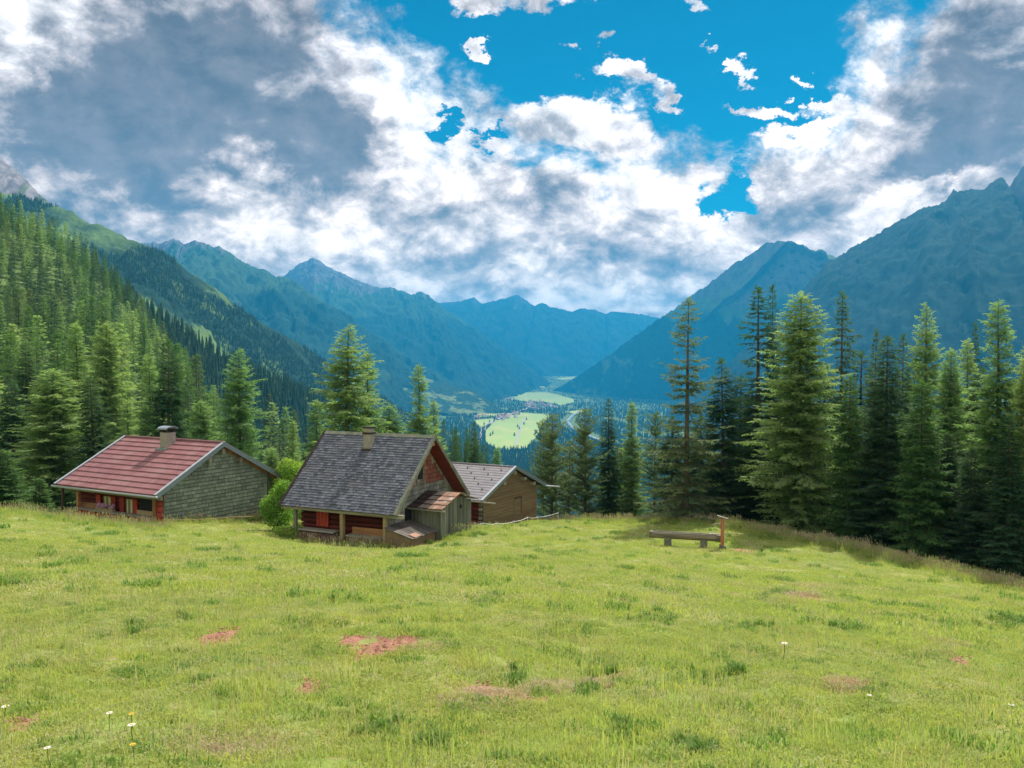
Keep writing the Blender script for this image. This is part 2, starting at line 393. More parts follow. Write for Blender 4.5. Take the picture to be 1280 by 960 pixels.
M['larch'] = leafmat('larch_needles', (.18, .28, .11), (.36, .46, .21), (.27, .37, .16), .55)
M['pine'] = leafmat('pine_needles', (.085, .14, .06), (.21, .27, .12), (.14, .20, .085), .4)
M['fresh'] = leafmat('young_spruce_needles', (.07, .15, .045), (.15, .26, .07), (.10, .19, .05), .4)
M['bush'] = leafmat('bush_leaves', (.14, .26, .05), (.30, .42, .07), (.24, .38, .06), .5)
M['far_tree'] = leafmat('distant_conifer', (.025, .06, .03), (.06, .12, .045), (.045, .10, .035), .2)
M['bark'] = wood('bark', (.08, .065, .05), (.15, .12, .10), (3, 3, .6), rnd=.15)
M['grass'] = leafmat('grass_blades', (.28, .32, .08), (.50, .515, .18), (.41, .43, .125), .45)
M['dry_grass'] = leafmat('dry_grass_stems', (.44, .42, .20), (.56, .52, .30), (.48, .42, .24), .35)
M['straw'] = leafmat('matted_straw', (.34, .25, .17), (.52, .40, .27), (.42, .30, .20), .3)
M['weed'] = leafmat('weed_leaves', (.13, .22, .05), (.26, .36, .10), (.20, .29, .07), .45)

# ground material: grass with soil patches, trodden terraces, forest floor
SOIL = [(272,797,30,9),(292,791,22,5),(388,854,20,7),(478,814,42,9),(500,812,30,7),(440,806,20,5),(577,860,13,6),(553,875,12,5),(610,858,42,18),(1135,946,16,7),(1107,945,12,5),(30,915,26,7),(1050,772,9,4),
 (685,741,22,4),(750,745,14,3),(600,716,10,3),(690,771,18,4),(1165,806,16,4),(1200,828,14,4),(990,746,38,8),(910,744,28,6),(745,845,22,6),(770,835,16,6),(20,905,20,6),(445,873,14,5),(600,910,12,5),(930,690,20,4),(665,868,50,14),(1060,865,34,7)]
def hit(px, py):
    r = ray(px, py); lo, hi = 2., 80.
    ds = np.geomspace(3, 75, 500); x = r[0] / r[1] * ds; z = r[2] / r[1] * ds
    g = zg(x, ds, False); i = np.argmax(z < g); dd = ds[i]
    return np.array([r[0] / r[1] * dd, dd, g[i]])
def soil_amount(x, y):
    s_ = np.zeros_like(x)
    for (px, py, rx, ry) in SOIL:
        c = hit(px, py); D = c[1]; ax = rx / F * D * 1.1; ay = ry / F * D / max(0.14, (-c[2] / D) * 0.5)
        wx = x + .25 * ax * pnoise(x * 2.1 + 5, y * 2.1, 41); wy = y + .3 * ay * pnoise(x * 1.9, y * 1.9, 43)
        qq = np.sqrt(((wx - c[0]) / ax) ** 2 + ((wy - c[1]) / ay) ** 2)
        s_ = np.maximum(s_, np.clip(1.35 - qq, 0, 1))
    return s_
m, n, b = material('meadow_ground')
pos = n.geo(); s_at = n.attr('soil')[2]; f_at = n.attr('forest')[2]
f1 = n.noise(pos, 1.3, 8, .65); f2 = n.noise(pos, .28, 4, .6); f3 = n.noise(pos, 14., 5, .7); f4 = n.noise(n.vmath('MULTIPLY', pos, (1, 1.5, 1)), 4.5, 6, .7)
c = n.mix(n.smooth(f1, .3, .7), (.15, .22, .045), (.25, .32, .08))
c = n.mix(n.smooth(f2, .42, .62), c, (.28, .31, .10))
c = n.mix(n.smooth(f4, .60, .72), c, (.12, .20, .035))
c = n.mix(n.smooth(f3, .55, .8), c, (.20, .25, .07))
c = n.mix(n.smooth(n.math('ADD', f4, n.math('MULTIPLY', f2, .4)), .76, .88), c, (.36, .27, .15))
soilc = n.mix(n.smooth(f3, .3, .7), (.29, .12, .075), (.43, .23, .165))
c = n.mix(n.smooth(n.math('ADD', s_at, n.math('MULTIPLY', n.math('SUBTRACT', f4, .5), 1.5)), .5, .75), c, soilc)
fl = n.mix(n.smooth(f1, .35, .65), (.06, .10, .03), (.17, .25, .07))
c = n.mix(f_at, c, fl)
n.l.new(c, b.inputs['Base Color']); b.inputs['Roughness'].default_value = .95; b.inputs['Specular IOR Level'].default_value = .1
n.l.new(n.bump(n.math('ADD', f3, f4), .8, .06), b.inputs['Normal'])
M['ground'] = m

# ------------------------------------------------------------------ ground sheet
rr = np.concatenate([[0.0], np.geomspace(1.2, 100, 330), np.geomspace(104, 600, 90), np.geomspace(640, 17000, 50)])
th = np.concatenate([np.linspace(-40, 40, 330), np.linspace(43, 317, 70)])
th = np.radians(th)
RR, TH = np.meshgrid(rr, th, indexing='ij')
GX, GY = RR * np.sin(TH), RR * np.cos(TH)
GX = np.clip(GX, -9200, 9200); GY = np.clip(GY, -2800, 14500)
GZ = zg(GX, GY)
nr, na = RR.shape
idx = np.arange(nr * na).reshape(nr, na)
nx = np.roll(idx, -1, axis=1)
T = np.stack([idx[:-1], nx[:-1], nx[1:], idx[1:]], -1).reshape(-1, 4)
soil = np.zeros(GX.shape)
nearm = RR < 60
soil[nearm] = soil_amount(GX[nearm], GY[nearm])
GZ = GZ - 0.04 * np.clip(soil * 1.6, 0, 1)
# meadow edge: beyond it the ground is forest floor
edge_px = [(-400, 60), (-120, 56), (72, 52), (200, 58), (400, 62), (600, 66), (700, 65), (760, 60), (905, 57), (1000, 53), (1100, 48), (1200, 44), (1290, 40.5), (1400, 37), (1600, 30)]
def edge_depth(x, y):
    ang = 640 + F * x / np.maximum(y, 0.5)
    return np.interp(ang, [e[0] for e in edge_px], [e[1] for e in edge_px])
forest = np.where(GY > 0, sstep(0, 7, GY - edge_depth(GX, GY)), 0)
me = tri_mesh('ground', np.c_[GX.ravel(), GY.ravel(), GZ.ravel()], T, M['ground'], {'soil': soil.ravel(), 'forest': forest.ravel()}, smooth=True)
g_o = link(bpy.data.objects.new('ground', me)); g_o['kind'] = 'structure'

# ------------------------------------------------------------------ mountains and slopes
def mountmat(name, forest_c, meadow_c, rock_c, tree_z, rock_z, mscale=.004, fine=.05, mthr=.55):
    m, n, b = material(name)
    pos = n.geo(); z = n.sep(pos)[2]
    a1 = n.noise(pos, mscale, 7, .6); a2 = n.noise(pos, fine, 5, .75); a3 = n.noise(pos, mscale * 5, 5, .6)
    nz = n.sep(n.geo('Normal'))[2]
    fc = n.mix(n.smooth(a2, .35, .65), tuple(x * .55 for x in forest_c), tuple(x * 1.35 for x in forest_c))
    fc = n.mix(n.smooth(a3, .35, .7), fc, tuple(x * 1.3 for x in forest_c))
    mc = n.mix(n.smooth(a3, .35, .65), meadow_c, tuple(x * .65 for x in meadow_c))
    zz_ = n.math('ADD', z, n.math('MULTIPLY', n.math('SUBTRACT', a1, .5), (rock_z - tree_z) * 1.6))
    c = n.mix(n.smooth(a1, mthr, mthr + .06), fc, mc)
    c = n.mix(n.smooth(zz_, tree_z, tree_z + (rock_z - tree_z) * .35), c, mc)
    rc = n.mix(n.smooth(a3, .3, .7), rock_c, tuple(x * .6 for x in rock_c))
    zr = n.math('SUBTRACT', zz_, n.math('MULTIPLY', n.math('SUBTRACT', nz, .6), (rock_z - tree_z) * 1.2))
    c = n.mix(n.smooth(zr, rock_z, rock_z + (rock_z - tree_z) * .25), c, rc)
    n.l.new(c, b.inputs['Base Color']); b.inputs['Roughness'].default_value = .95; b.inputs['Specular IOR Level'].default_value = .05
    n.l.new(n.bump(a2, .9, 6.0), b.inputs['Normal'])
    return m
def resample(pts, nseg):
    pts = np.array(pts, float); s_ = np.r_[0, np.cumsum(np.linalg.norm(np.diff(pts[:, :2], axis=0), axis=1))]
    t = np.linspace(0, s_[-1], nseg); return np.c_[[np.interp(t, s_, pts[:, i]) for i in range(3)]].T, t
def mountain(name, crest, fdir, slope, reach, mat, nt_=420, nd=110, rib=1.0, rough=1.0, back=0.45, seed=0, concave=1.35, label=None, ribscale=1.0, spurs=None):
    """crest: list of (px, py, depth). The sheet falls from the crest towards fdir by `slope` over `reach` metres, and behind it to the other side."""
    C0 = [at(*c_) for c_ in crest]; C, t = resample(C0, nt_)
    L = t[-1]; fd = np.array(fdir, float); fd /= np.linalg.norm(fd)
    tn = t
    sc_ = reach
    C[:, 2] += sc_ * (.014 if 'right' in name else .008) * rough * ridged(tn / (sc_ * .045), tn * 0 + .3, 4, seed, .6)
    nb = nd // 4
    u = np.concatenate([-np.linspace(1, 0, nb, endpoint=False) ** 1.3 * back, np.linspace(0, 1, nd) ** 1.5])
    Tt, Uu = np.meshgrid(np.arange(nt_), u, indexing='ij')
    dd = Uu * reach
    drop = np.where(dd >= 0, slope * reach * (1 - (1 - np.clip(Uu, 0, 1)) ** concave) , -dd * slope * 1.1)
    X = C[:, 0][:, None] + fd[0] * dd; Y = C[:, 1][:, None] + fd[1] * dd
    tt = t[:, None] + 0 * dd
    wrp = reach * .10 * fbm(tt / (reach * .35), dd / (reach * .4), 3, seed + 50)
    rs = reach * .20 * ribscale
    g = ridged((tt + wrp) / rs, dd / (rs * 6.5), 5, seed + 7, .55) * .5
    amp = reach * .085 * rib * np.sqrt(np.clip(np.abs(Uu) * 3.0, 0, 1)) * (1 - .55 * np.clip(Uu, 0, 1))
    det = fbm(X / (reach * .06), Y / (reach * .06), 5, seed + 20, .6) * reach * .012 * rough * np.clip(np.abs(Uu) * 10, 0, 1)
    Z = C[:, 2][:, None] - drop + (g - .35) * amp + det
    X = X + det * .6
    V_ = np.stack([X, Y, Z], -1).reshape(-1, 3)
    n1, n2 = X.shape; id_ = np.arange(n1 * n2).reshape(n1, n2)
    T_ = np.stack([id_[:-1, :-1], id_[1:, :-1], id_[1:, 1:], id_[:-1, 1:]], -1).reshape(-1, 4)
    me = tri_mesh(name, V_, T_, mat, smooth=True)
    o = link(bpy.data.objects.new(name, me)); o['kind'] = 'structure'
    if label: o['label'] = label
    return X, Y, Z, nb
FO, ME, RO = (.045, .085, .04), (.16, .22, .08), (.30, .28, .26)
mat_far = mountmat('far_range_rock', (.02, .045, .03), (.04, .07, .04), (.10, .11, .12), 300, 800, .0012, .012)  # far and mid mountain colours darkened to stand in for cloud shadow
mat_mid = mountmat('mountain_alpine', (.018, .045, .028), (.055, .105, .045), (.16, .155, .155), 420, 700, .002, .02, .6)
mat_left = mountmat('left_slope_forest_meadow', (.02, .048, .03), (.16, .26, .075), RO, 170, 900, .0035, .06, .54)
mat_right = mountmat('right_mountain', (.014, .034, .026), (.028, .052, .034), (.085, .095, .105), 420, 820, .0022, .03, .66)
mat_pyr = mountmat('pyramid_mountain', (.025, .06, .032), (.15, .24, .08), (.20, .20, .19), 380, 760, .0022, .03, .52)
mat_hill = mountmat('sunlit_spur', (.025, .055, .03), (.20, .26, .09), RO, -230, 3000, .006, .05, .50)

mountain('far_range', [(380,380,14231),(480,390,13856),(530,378,13482),(552,380,13107),(575,378,12733),(592,373,12733),(602,381,12733),(615,378,12733),(632,374,12733),(647,370,12733),(658,377,12882),(668,384,12957),(678,379,13107),(688,385,13107),(702,388,13107),(716,391,13107),(726,387,13182),(742,388,13257),(756,393,13482),(768,390,13482),(780,392,13482),(800,394,13856),(830,400,14231),(900,400,14605),(1000,395,14980)],
    (-.15, -1), .62, 2400, mat_far, 520, 70, 1.8, 1.4, .4, 101, .8)
mountain('left_peak_ridge', [(300,372,9800),(340,356,9500),(352,349,9300),(366,338,9200),(378,330,9100),(391,325,9000),(402,330,9000),(415,338,9000),(430,345,9000),(445,352,9000),(458,357,9000),(470,362,9000),(488,362,9000),(503,365,9100),(513,372,9200),(522,368,9300),(530,367,9300),(540,376,9400),(556,388,9500),(580,403,9600),(606,420,9700),(640,445,9900),(672,468,10000),(690,482,10000)],
    (.25, -1), .50, 2700, mat_mid, 420, 100, 1.7, 1.5, .4, 211, .8)
mountain('rocky_left_mountain', [(150,310,6300),(190,308,6200),(206,306,6100),(218,304,6100),(232,308,6000),(245,304,6000),(256,307,6000),(266,314,6000),(274,311,6000),(284,319,6000),(298,328,6000),(312,336,6000),(326,341,6000),(342,346,6000),(356,350,6000),(372,360,6100),(392,372,6100),(420,390,6200),(450,410,6300),(480,430,6500),(520,455,6700),(560,478,7000),(600,492,7200)],
    (.35, -1), .40, 2600, mat_mid, 420, 100, 1.8, 1.7, .4, 307, .8)
mountain('forest_spur', [(300,372,7200),(340,384,7000),(370,396,6800),(400,413,6700),(440,436,6600),(480,456,6500),(520,472,6500),(560,483,6600),(585,492,6700),(598,500,6700)],
    (.1, -1), .30, 1000, mat_left, 300, 60, 1.0, 1, .5, 401, 1.0)
mountain('sunlit_meadow_hill', [(440,456,6000),(465,461,5900),(490,464,5850),(520,470,5800),(550,478,5750),(580,486,5700),(600,494,5650),(614,504,5600),(626,511,5600)],
    (.05, -1), .30, 560, mat_hill, 260, 60, .5, .8, .5, 431, 1.0)
mountain('rocky_corner_peak', [(-260,170,3300),(-120,185,3200),(-40,200,3100),(-10,206,3000),(2,202,3000),(14,208,3000),(24,219,2950),(38,232,2900),(50,246,2900),(62,256,2850),(80,266,2800),(110,280,2700)],
    (.2, -1), .62, 900, mountmat('grey_rock_peak', (.10, .15, .06), (.17, .20, .10), (.34, .30, .30), 260, 500, .006, .04), 260, 70, 1.2, 1.2, .5, 503, 1.2)
L2 = mountain('left_forest_ridge', [(-60,235,2100),(20,246,2050),(60,258,2000),(78,263,1990),(90,266,1980),(100,275,1960),(110,281,1950),(122,281,1950),(140,290,1950),(165,303,1950),(190,312,1960),(206,319,1980),(228,335,2000),(250,352,2020),(268,362,2040),(282,372,2060),(300,388,2080),(330,408,2120),(360,424,2160),(395,445,2200),(430,468,2250),(470,494,2300),(510,520,2400),(545,548,2500)],
    (.30, -1), .42, 800, mat_left, 420, 90, .8, 1.1, .5, 601, 1.1)
B2 = mountain('mid_forest_slope', [(120,340,800),(160,372,830),(190,392,860),(230,418,900),(262,440,940),(300,458,980),(340,476,1030),(380,492,1080),(420,512,1130),(470,532,1200),(520,556,1280),(560,580,1350)],
    (.25, -1), .50, 420, mat_left, 300, 60, .7, 1.0, .5, 701, 1.0)
mountain('right_rocky_massif', [(840,512,5200),(880,490,5000),(915,455,4900),(950,425,4850),(975,402,4800),(996,382,4750),(1006,366,4720),(1018,350,4700),(1028,338,4700),(1040,330,4650),(1052,322,4650),(1062,315,4600),(1076,308,4600),(1092,300,4550),(1108,291,4500),(1124,282,4450),(1140,272,4400),(1152,267,4400),(1164,264,4400),(1176,262,4400),(1184,252,4350),(1192,243,4350),(1200,241,4300),(1208,244,4300),(1220,243,4300),(1232,240,4250),(1240,234,4250),(1250,228,4250),(1257,232,4200),(1262,240,4200),(1268,226,4200),(1280,214,4150),(1310,196,4100),(1350,190,4000),(1420,180,3900),(1500,200,3800),(1650,215,3500),(1850,250,3100),(2100,300,2700)],
    (-.45, -1), .50, 1900, mat_right, 520, 110, 1.7, 1.3, .5, 809, .8)
mountain('right_pyramid_mountain', [(690,492,8900),(708,482,8756),(732,467,8564),(760,448,8340),(785,430,8140),(812,410,7924),(840,391,7700),(862,376,7524),(882,361,7364),(903,345,7196),(922,331,7044),(944,317,6868),(960,308,6740),(972,306,6644),(984,307,6490),(992,311,6544),(1004,318,6600),(1012,322,6654),(1016,330,6710),(1026,333,6820),(1045,325,7040),(1065,322,7260)],
    (.55, -1), .52, 1900, mat_pyr, 420, 100, 1.7, 1.4, .5, 907, .75)

# ------------------------------------------------------------------ valley floor: fields, road, river
def floor_at(px, py, up=0.):
    r = ray(px, py); ds = np.geomspace(900, 40000, 3000); z = r[2] / r[1] * ds
    g = floorz(ds) + up; i = int(np.argmax(z < g)); dd = ds[i]
    return (r[0] / r[1] * dd, dd, float(floorz(dd)) + up)
mf, n, b = material('valley_field')
pos = n.geo(); a1 = n.noise(n.vmath('MULTIPLY', pos, (1, .25, 1)), .012, 4, .6); v = n.n.new('ShaderNodeTexVoronoi'); n.l.new(n.vmath('MULTIPLY', pos, (1, .45, 1)), v.inputs['Vector']); v.inputs['Scale'].default_value = .006
c = n.mix(n.sep(v.outputs['Color'])[0], (.25, .35, .06), (.38, .42, .11)); c = n.mix(n.smooth(a1, .4, .6), c, (.28, .40, .09))
n.l.new(c, b.inputs['Base Color']); b.inputs['Roughness'].default_value = .95
FIELDS = [[(607,553.5),(625,563),(659,560),(672,544),(678,532),(688,520),(678,517.5),(649,515.5),(622,523),(607,538)],
 [(593.5,525),(617.5,523),(616,529.5),(601,536),(595.6,531.7)],
 [(615,494.6),(650,491),(682,490),(700,494),(717.5,499),(717.5,503.5),(701,506.7),(680,502.5),(655,501.5),(626,497)],
 [(630,480),(637,477),(651,479),(657,482.5),(642,482.5)], [(661,482),(680,479.5),(681,484.5),(668,486)],
 [(705,515),(729,512),(729,516),(721,517.5)], [(692,473),(728,470),(714,474.5),(701,475)], [(592,483),(622,484),(620,486),(597,487)], [(596,517),(628,517),(622,520),(597,522)]]
for i, poly in enumerate(FIELDS):
    pts = [floor_at(x, y, 2.2) for x, y in poly]
    me = bpy.data.meshes.new('field'); me.from_pydata(pts, [], [tuple(range(len(pts)))]); me.materials.append(mf); me.update()
    o = link(bpy.data.objects.new('field', me)); o['kind'] = 'structure'
def ribbon(name, pts, wd, mat, up):
    P_ = [np.array(floor_at(x, y, up)) for x, y in pts]; v_ = []; f_ = []
    for i, p in enumerate(P_):
        t = P_[min(i + 1, len(P_) - 1)] - P_[max(i - 1, 0)]; s_ = np.array([-t[1], t[0], 0]); s_ /= np.linalg.norm(s_)
        v_ += [tuple(p + s_ * wd / 2), tuple(p - s_ * wd / 2)]
    for i in range(len(P_) - 1): f_.append((2 * i, 2 * i + 1, 2 * i + 3, 2 * i + 2))
    me = bpy.data.meshes.new(name); me.from_pydata(v_, [], f_); me.materials.append(mat); me.update()
    o = link(bpy.data.objects.new(name, me)); o['kind'] = 'structure'
M['gravel'] = plain('pale_gravel', (.34, .33, .30), .9, 0, .2, .1); M['water'] = plain('river_water', (.25, .36, .38), .2)
ribbon('road', [(596,560),(600,544),(604,536),(612,529),(622,524),(634,519),(648,514),(664,509)], 22, M['gravel'], 3.4)
ribbon('path', [(645,556),(648,542),(652,530),(657,522)], 9, M['gravel'], 3.4)
ribbon('river', [(752,551),(740,546),(728,541),(716,535),(709,527),(716,519),(725,514)], 18, M['gravel'], 3.0)
ribbon('river', [(750,550.5),(740,546.5),(728,541.5),(716,535.5),(709,527.5),(716,519.5),(725,514.5)], 11, M['water'], 4.2)
# village
def house_mesh(wc, rc, wd, ln, ht):
    mb = MB(); mb.box((-wd / 2, -ln / 2, -6), (wd / 2, ln / 2, ht)); h2_ = ht + wd * .33
    mb.prism([(-wd / 2 - 1, ht - .4), (wd / 2 + 1, ht - .4), (0, h2_)], 1, -ln / 2 - 1, ln / 2 + 1, 1)
    for k in range(3):
        mb.box((-wd / 2 - .06, -ln / 2 + ln * (k + .3) / 3, 1.2), (-wd / 2 + .1, -ln / 2 + ln * (k + .3) / 3 + 1.2, 2.6), 2)
    for k in range(2):
        mb.box((-wd / 4 + k * wd / 3, -ln / 2 - .06, 1.4), (-wd / 4 + k * wd / 3 + 1.3, -ln / 2 + .1, 2.8), 2)
    return mb.mesh('house', [wc, rc, M['dark']])
wA, wB, wC = plain('white_plaster', (.78, .76, .70), .9, 0, .05), plain('ochre_plaster', (.60, .50, .38), .9, 0, .05), plain('brown_timber', (.25, .17, .11), .9)
rA, rB, rC = plain('red_brown_roof', (.28, .14, .11), .8), plain('grey_roof', (.28, .28, .29), .7), plain('orange_roof', (.42, .22, .15), .8)
HM = [house_mesh(wA, rA, 14, 19, 7), house_mesh(wA, rB, 15, 20, 7.5), house_mesh(wB, rC, 13, 17, 6.5), house_mesh(wC, rB, 13, 18, 6), house_mesh(wA, rC, 16, 26, 9)]
hp = []
for k in range(150):
    if k < 62: t = random.random(); px, py = 652 + 44 * t + random.gauss(0, 2), 504.5 + 4.5 * t + random.gauss(0, 2.0)
    elif k < 104: t = random.random(); px, py = 622 + 26 * t + random.gauss(0, 1.5), 523.5 - 6.5 * t + random.gauss(0, 1.5)
    elif k < 125: px, py = random.uniform(627, 645), random.uniform(495.5, 501)
    elif k < 140: px, py = random.uniform(655, 680), random.uniform(482.5, 487)
    else: px, py = random.uniform(595, 606), random.uniform(519, 524)
    p = floor_at(px, py, 2.3)
    if all((p[0] - q_[0]) ** 2 + (p[1] - q_[1]) ** 2 > 26 ** 2 for q_ in hp): hp.append(p)
for k, p in enumerate(hp):
    o = link(bpy.data.objects.new('house', HM[k % 5])); o.location = p; o.rotation_euler = (0, 0, random.uniform(0, 3.1))
    nm = ['white house with red brown roof in the distant valley village', 'white house with grey roof in the distant valley village', 'ochre house with orange roof in the distant valley village', 'brown timber barn with grey roof in the distant valley village', 'large white house with orange roof in the distant valley village'][k % 5]
    c_px = 640 + F * p[0] / p[1]; c_py = 458 - F * p[2] / p[1]
    wh = 'hamlet left of the near field' if c_px < 649 and c_py > 514 else ('far hamlet beyond the upper field' if c_py < 490 else ('village left of the upper field' if c_py < 501.6 else 'main village between the fields'))
    wh += ', ' + ('left end' if (c_px % 30) < 10 else ('middle' if (c_px % 30) < 20 else 'right end')) if False else ''
    tag(o, nm.replace('distant valley village', wh), 'house', 'houses of the valley village')

# ------------------------------------------------------------------ trees
def sprays(org, dirv, ln, wd, droop, npair, r_, tone, flat=True):
    """needle sprays: a narrow diamond with npair side needles on each side; arrays in, triangles out"""
    n_ = len(org); dirv = dirv / np.linalg.norm(dirv, axis=1, keepdims=True)
    up = np.tile([0, 0, 1.], (n_, 1)) + r_.normal(0, .35, (n_, 3))
    side = np.cross(dirv, up); side /= np.linalg.norm(side, axis=1, keepdims=True) + 1e-9
    nrm = np.cross(side, dirv)
    tris = []; 
    def P(a, s_, u_): return org + dirv * (ln * a)[:, None] + side * (ln * s_)[:, None] + nrm * (ln * u_)[:, None] + np.array([0, 0, -1.]) * (ln * droop * a * a)[:, None]
    one = np.ones(n_)
    w_ = wd / ln
    tris.append((P(0 * one, -w_ * .3, 0 * one), P(.55 * one, -w_ * .55, 0 * one), P(1 * one, 0 * one, 0 * one)))
    tris.append((P(0 * one, w_ * .3, 0 * one), P(1 * one, 0 * one, 0 * one), P(.55 * one, w_ * .55, 0 * one)))
    for k in range(npair):
        a = (k + .5) / npair * .8
        for sg in (-1, 1):
            aj = np.clip(a + r_.uniform(-.08, .08, n_), .02, .95)
            l2 = (.42 * (1 - .45 * a)) * r_.uniform(.7, 1.3, n_)
            tris.append((P(aj, 0 * one, 0 * one), P(aj + .14, 0 * one, 0 * one), P(aj + l2 * .75, sg * l2 * .8, r_.uniform(-.25, .15, n_))))
    A = np.stack([np.stack(t_, 1) for t_ in tris], 1)          # n, k, 3, 3
    k_ = A.shape[1]
    V_ = A.reshape(-1, 3)
    T_ = np.arange(len(V_)).reshape(-1, 3)
    return V_, T_, np.repeat(tone, k_ * 3)
def conifer(name, seed, H, Rm, kind, dens=1.0, base=.08, spray_step=.22, sl_len=(.5, .2), npair=3, mat=None, bark=None, gaps=0.0, prof=None, fall=.0, upturn=.06, stem=.011, wid=.08, jz=.9):
    if npair == 3: sl_len = (sl_len[0] * 1.15, sl_len[1] * 1.3); dens *= 1.35; spray_step *= .82
    r_ = np.random.default_rng(seed)
    l1, l2, l3 = r_.uniform(0, 6.28, 3); lob = lambda a_, z_: 1 + .13 * math.sin(a_ * 2 + l1 + z_ * .5) + .11 * math.sin(a_ * 3 + l2 - z_ * 1.3) + .10 * math.sin(z_ * 2.1 + l3)
    zb = H * base; z = zb; orgs = []; dirs = []; lens = []; tones = []; limb = MB()
    while z < H * .985:
        t_ = (z - zb) / (H - zb)
        step = (.26 + .30 * (1 - t_)) / dens * r_.uniform(.75, 1.3)
        pr_ = prof(t_) if prof else (1 - t_) ** .70 * min(1, .6 + t_ * 3)
        nb_ = int(round((3 + 3.2 * (1 - t_) ** .5) * r_.uniform(.8, 1.2)))
        ph = r_.uniform(0, 6.28)
        for b_ in range(nb_):
            if r_.random() < gaps: continue
            zk = z; z = zk + r_.uniform(-.5, .5) * step * jz
            L_ = max(.15, Rm * pr_ * r_.uniform(.66, 1.14) * lob(ph + b_ * 6.283 / nb_, z)); az = ph + b_ * 6.283 / nb_ + r_.normal(0, .22)
            if kind == 'spruce': s0 = -.28 + .75 * t_ ** 1.5 + r_.normal(0, .07); cv = upturn
            elif kind == 'larch': s0 = -.02 + .55 * t_ ** 2 + r_.normal(0, .12); cv = -.02
            else: s0 = .20 + .5 * t_ + r_.normal(0, .15); cv = .04
            n_ = max(2, int(L_ / spray_step)); u = (np.arange(n_) + r_.uniform(.2, 1, n_)) / n_
            u = np.clip(u, .06, 1); rr_ = u * L_
            cx, cy = np.cos(az), np.sin(az); bend = r_.normal(0, .08)
            zz_ = z + s0 * rr_ + cv * rr_ ** 2 - fall * rr_ * u
            px_ = cx * rr_ - cy * bend * rr_ * u; py_ = cy * rr_ + cx * bend * rr_ * u
            pts = np.stack([px_, py_, zz_], 1)
            if L_ > .5:
                e = L_ * .93
                limb.tube([(0, 0, z), (cx * e * .5, cy * e * .5, z + s0 * e * .5 + cv * (e * .5) ** 2 - fall * e * .5 * .5), (cx * e, cy * e, z + s0 * e + cv * e * e - fall * e)], [.012 + .012 * L_, .008 + .006 * L_, .004], 3, cap=False)
            tn = np.array([cx, cy, 0]) ; tz = (s0 + 2 * cv * rr_ - 2 * fall * u)
            T3 = np.stack([np.full(n_, cx), np.full(n_, cy), tz], 1); T3 /= np.linalg.norm(T3, axis=1, keepdims=True)
            sd_ = np.array([-cy, cx, 0.])
            sl = sl_len[0] * (1 - u) * min(1, L_ / 1.2) + sl_len[1]
            btone = r_.uniform(-.15, .15)
            for sg in (-1, 1):
                ang = r_.uniform(.55, 1.1, n_)
                D_ = T3 * np.cos(ang)[:, None] + sd_ * (sg * np.sin(ang))[:, None]
                D_[:, 2] += r_.normal(-.18 if kind != 'pine' else .25, .22, n_)
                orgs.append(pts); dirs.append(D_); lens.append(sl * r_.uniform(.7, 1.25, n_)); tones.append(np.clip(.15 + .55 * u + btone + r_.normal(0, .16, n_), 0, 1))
            if kind in ('larch', 'pine'):
                D_ = r_.normal(0, .6, (n_, 3)); D_[:, 2] += (-.55 if kind == 'larch' else .6)
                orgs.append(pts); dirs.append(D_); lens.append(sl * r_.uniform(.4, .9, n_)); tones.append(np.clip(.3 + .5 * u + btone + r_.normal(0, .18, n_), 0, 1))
            z = zk
            orgs.append(pts[-1:]); dirs.append(T3[-1:] + [[0, 0, .1]]); lens.append(np.array([sl_len[1] * 1.5])); tones.append(np.array([.75]))
        z += step
    for k in range(6):
        a_ = k * 1.05; orgs.append(np.array([[0, 0, H * (.965 + .004 * k)]])); dirs.append(np.array([[math.cos(a_) * .35, math.sin(a_) * .35, 1.]])); lens.append(np.array([H * .028 + .12])); tones.append(np.array([.6]))
    O_ = np.concatenate(orgs); Dv = np.concatenate(dirs); Ln = np.concatenate(lens); To = np.concatenate(tones)
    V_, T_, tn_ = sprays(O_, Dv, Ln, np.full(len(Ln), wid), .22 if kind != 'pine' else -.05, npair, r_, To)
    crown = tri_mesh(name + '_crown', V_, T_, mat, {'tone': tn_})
    limb.tube([(0, 0, -1.5), (0, 0, 0), (0, 0, H * .5), (0, 0, H * .985)], [H * stem * 1.35, H * stem * 1.15, H * stem * .6, .015], 8)
    trunk = limb.mesh(name + '_trunk', bark or M['bark'])
    return dict(crown=crown, trunk=trunk, H=H, R=Rm, n=len(T_))
A = {}
narrow = lambda t: (1 - t) ** .75 * min(1, .6 + 2 * t)
broad = lambda t: (1 - t) ** .62 * min(1, .5 + 2.2 * t)
egg = lambda t: math.sin(math.pi * min(1, (1 - t) * .62 + .02)) ** .9
A['spruceA'] = conifer('spruce_a', 11, 15, 2.5, 'spruce', 1.1, .03, .20, mat=M['spruce'])
A['spruceB'] = conifer('spruce_b', 12, 16, 2.1, 'spruce', 1.0, .05, .20, mat=M['spruce'], prof=narrow, gaps=.1)
A['spruceC'] = conifer('spruce_c', 13, 15, 2.8, 'spruce', .95, .04, .21, mat=M['spruce'], gaps=.12, upturn=.09)
A['spruceD'] = conifer('spruce_d', 14, 15, 1.9, 'spruce', .75, .22, .22, mat=M['spruce'], gaps=.2, prof=lambda t: (1 - t) ** .6 * (.75 + .35 * math.sin(t * 19)), upturn=.05, fall=.10, jz=.3)
A['tall'] = conifer('tall_spruce', 21, 15.5, 2.6, 'spruce', .58, .04, .20, mat=M['pine'], gaps=.22, prof=lambda t: (1 - t) ** .55 * (.85 + .25 * math.sin(t * 23)), upturn=.07, sl_len=(.42, .2), jz=.25)
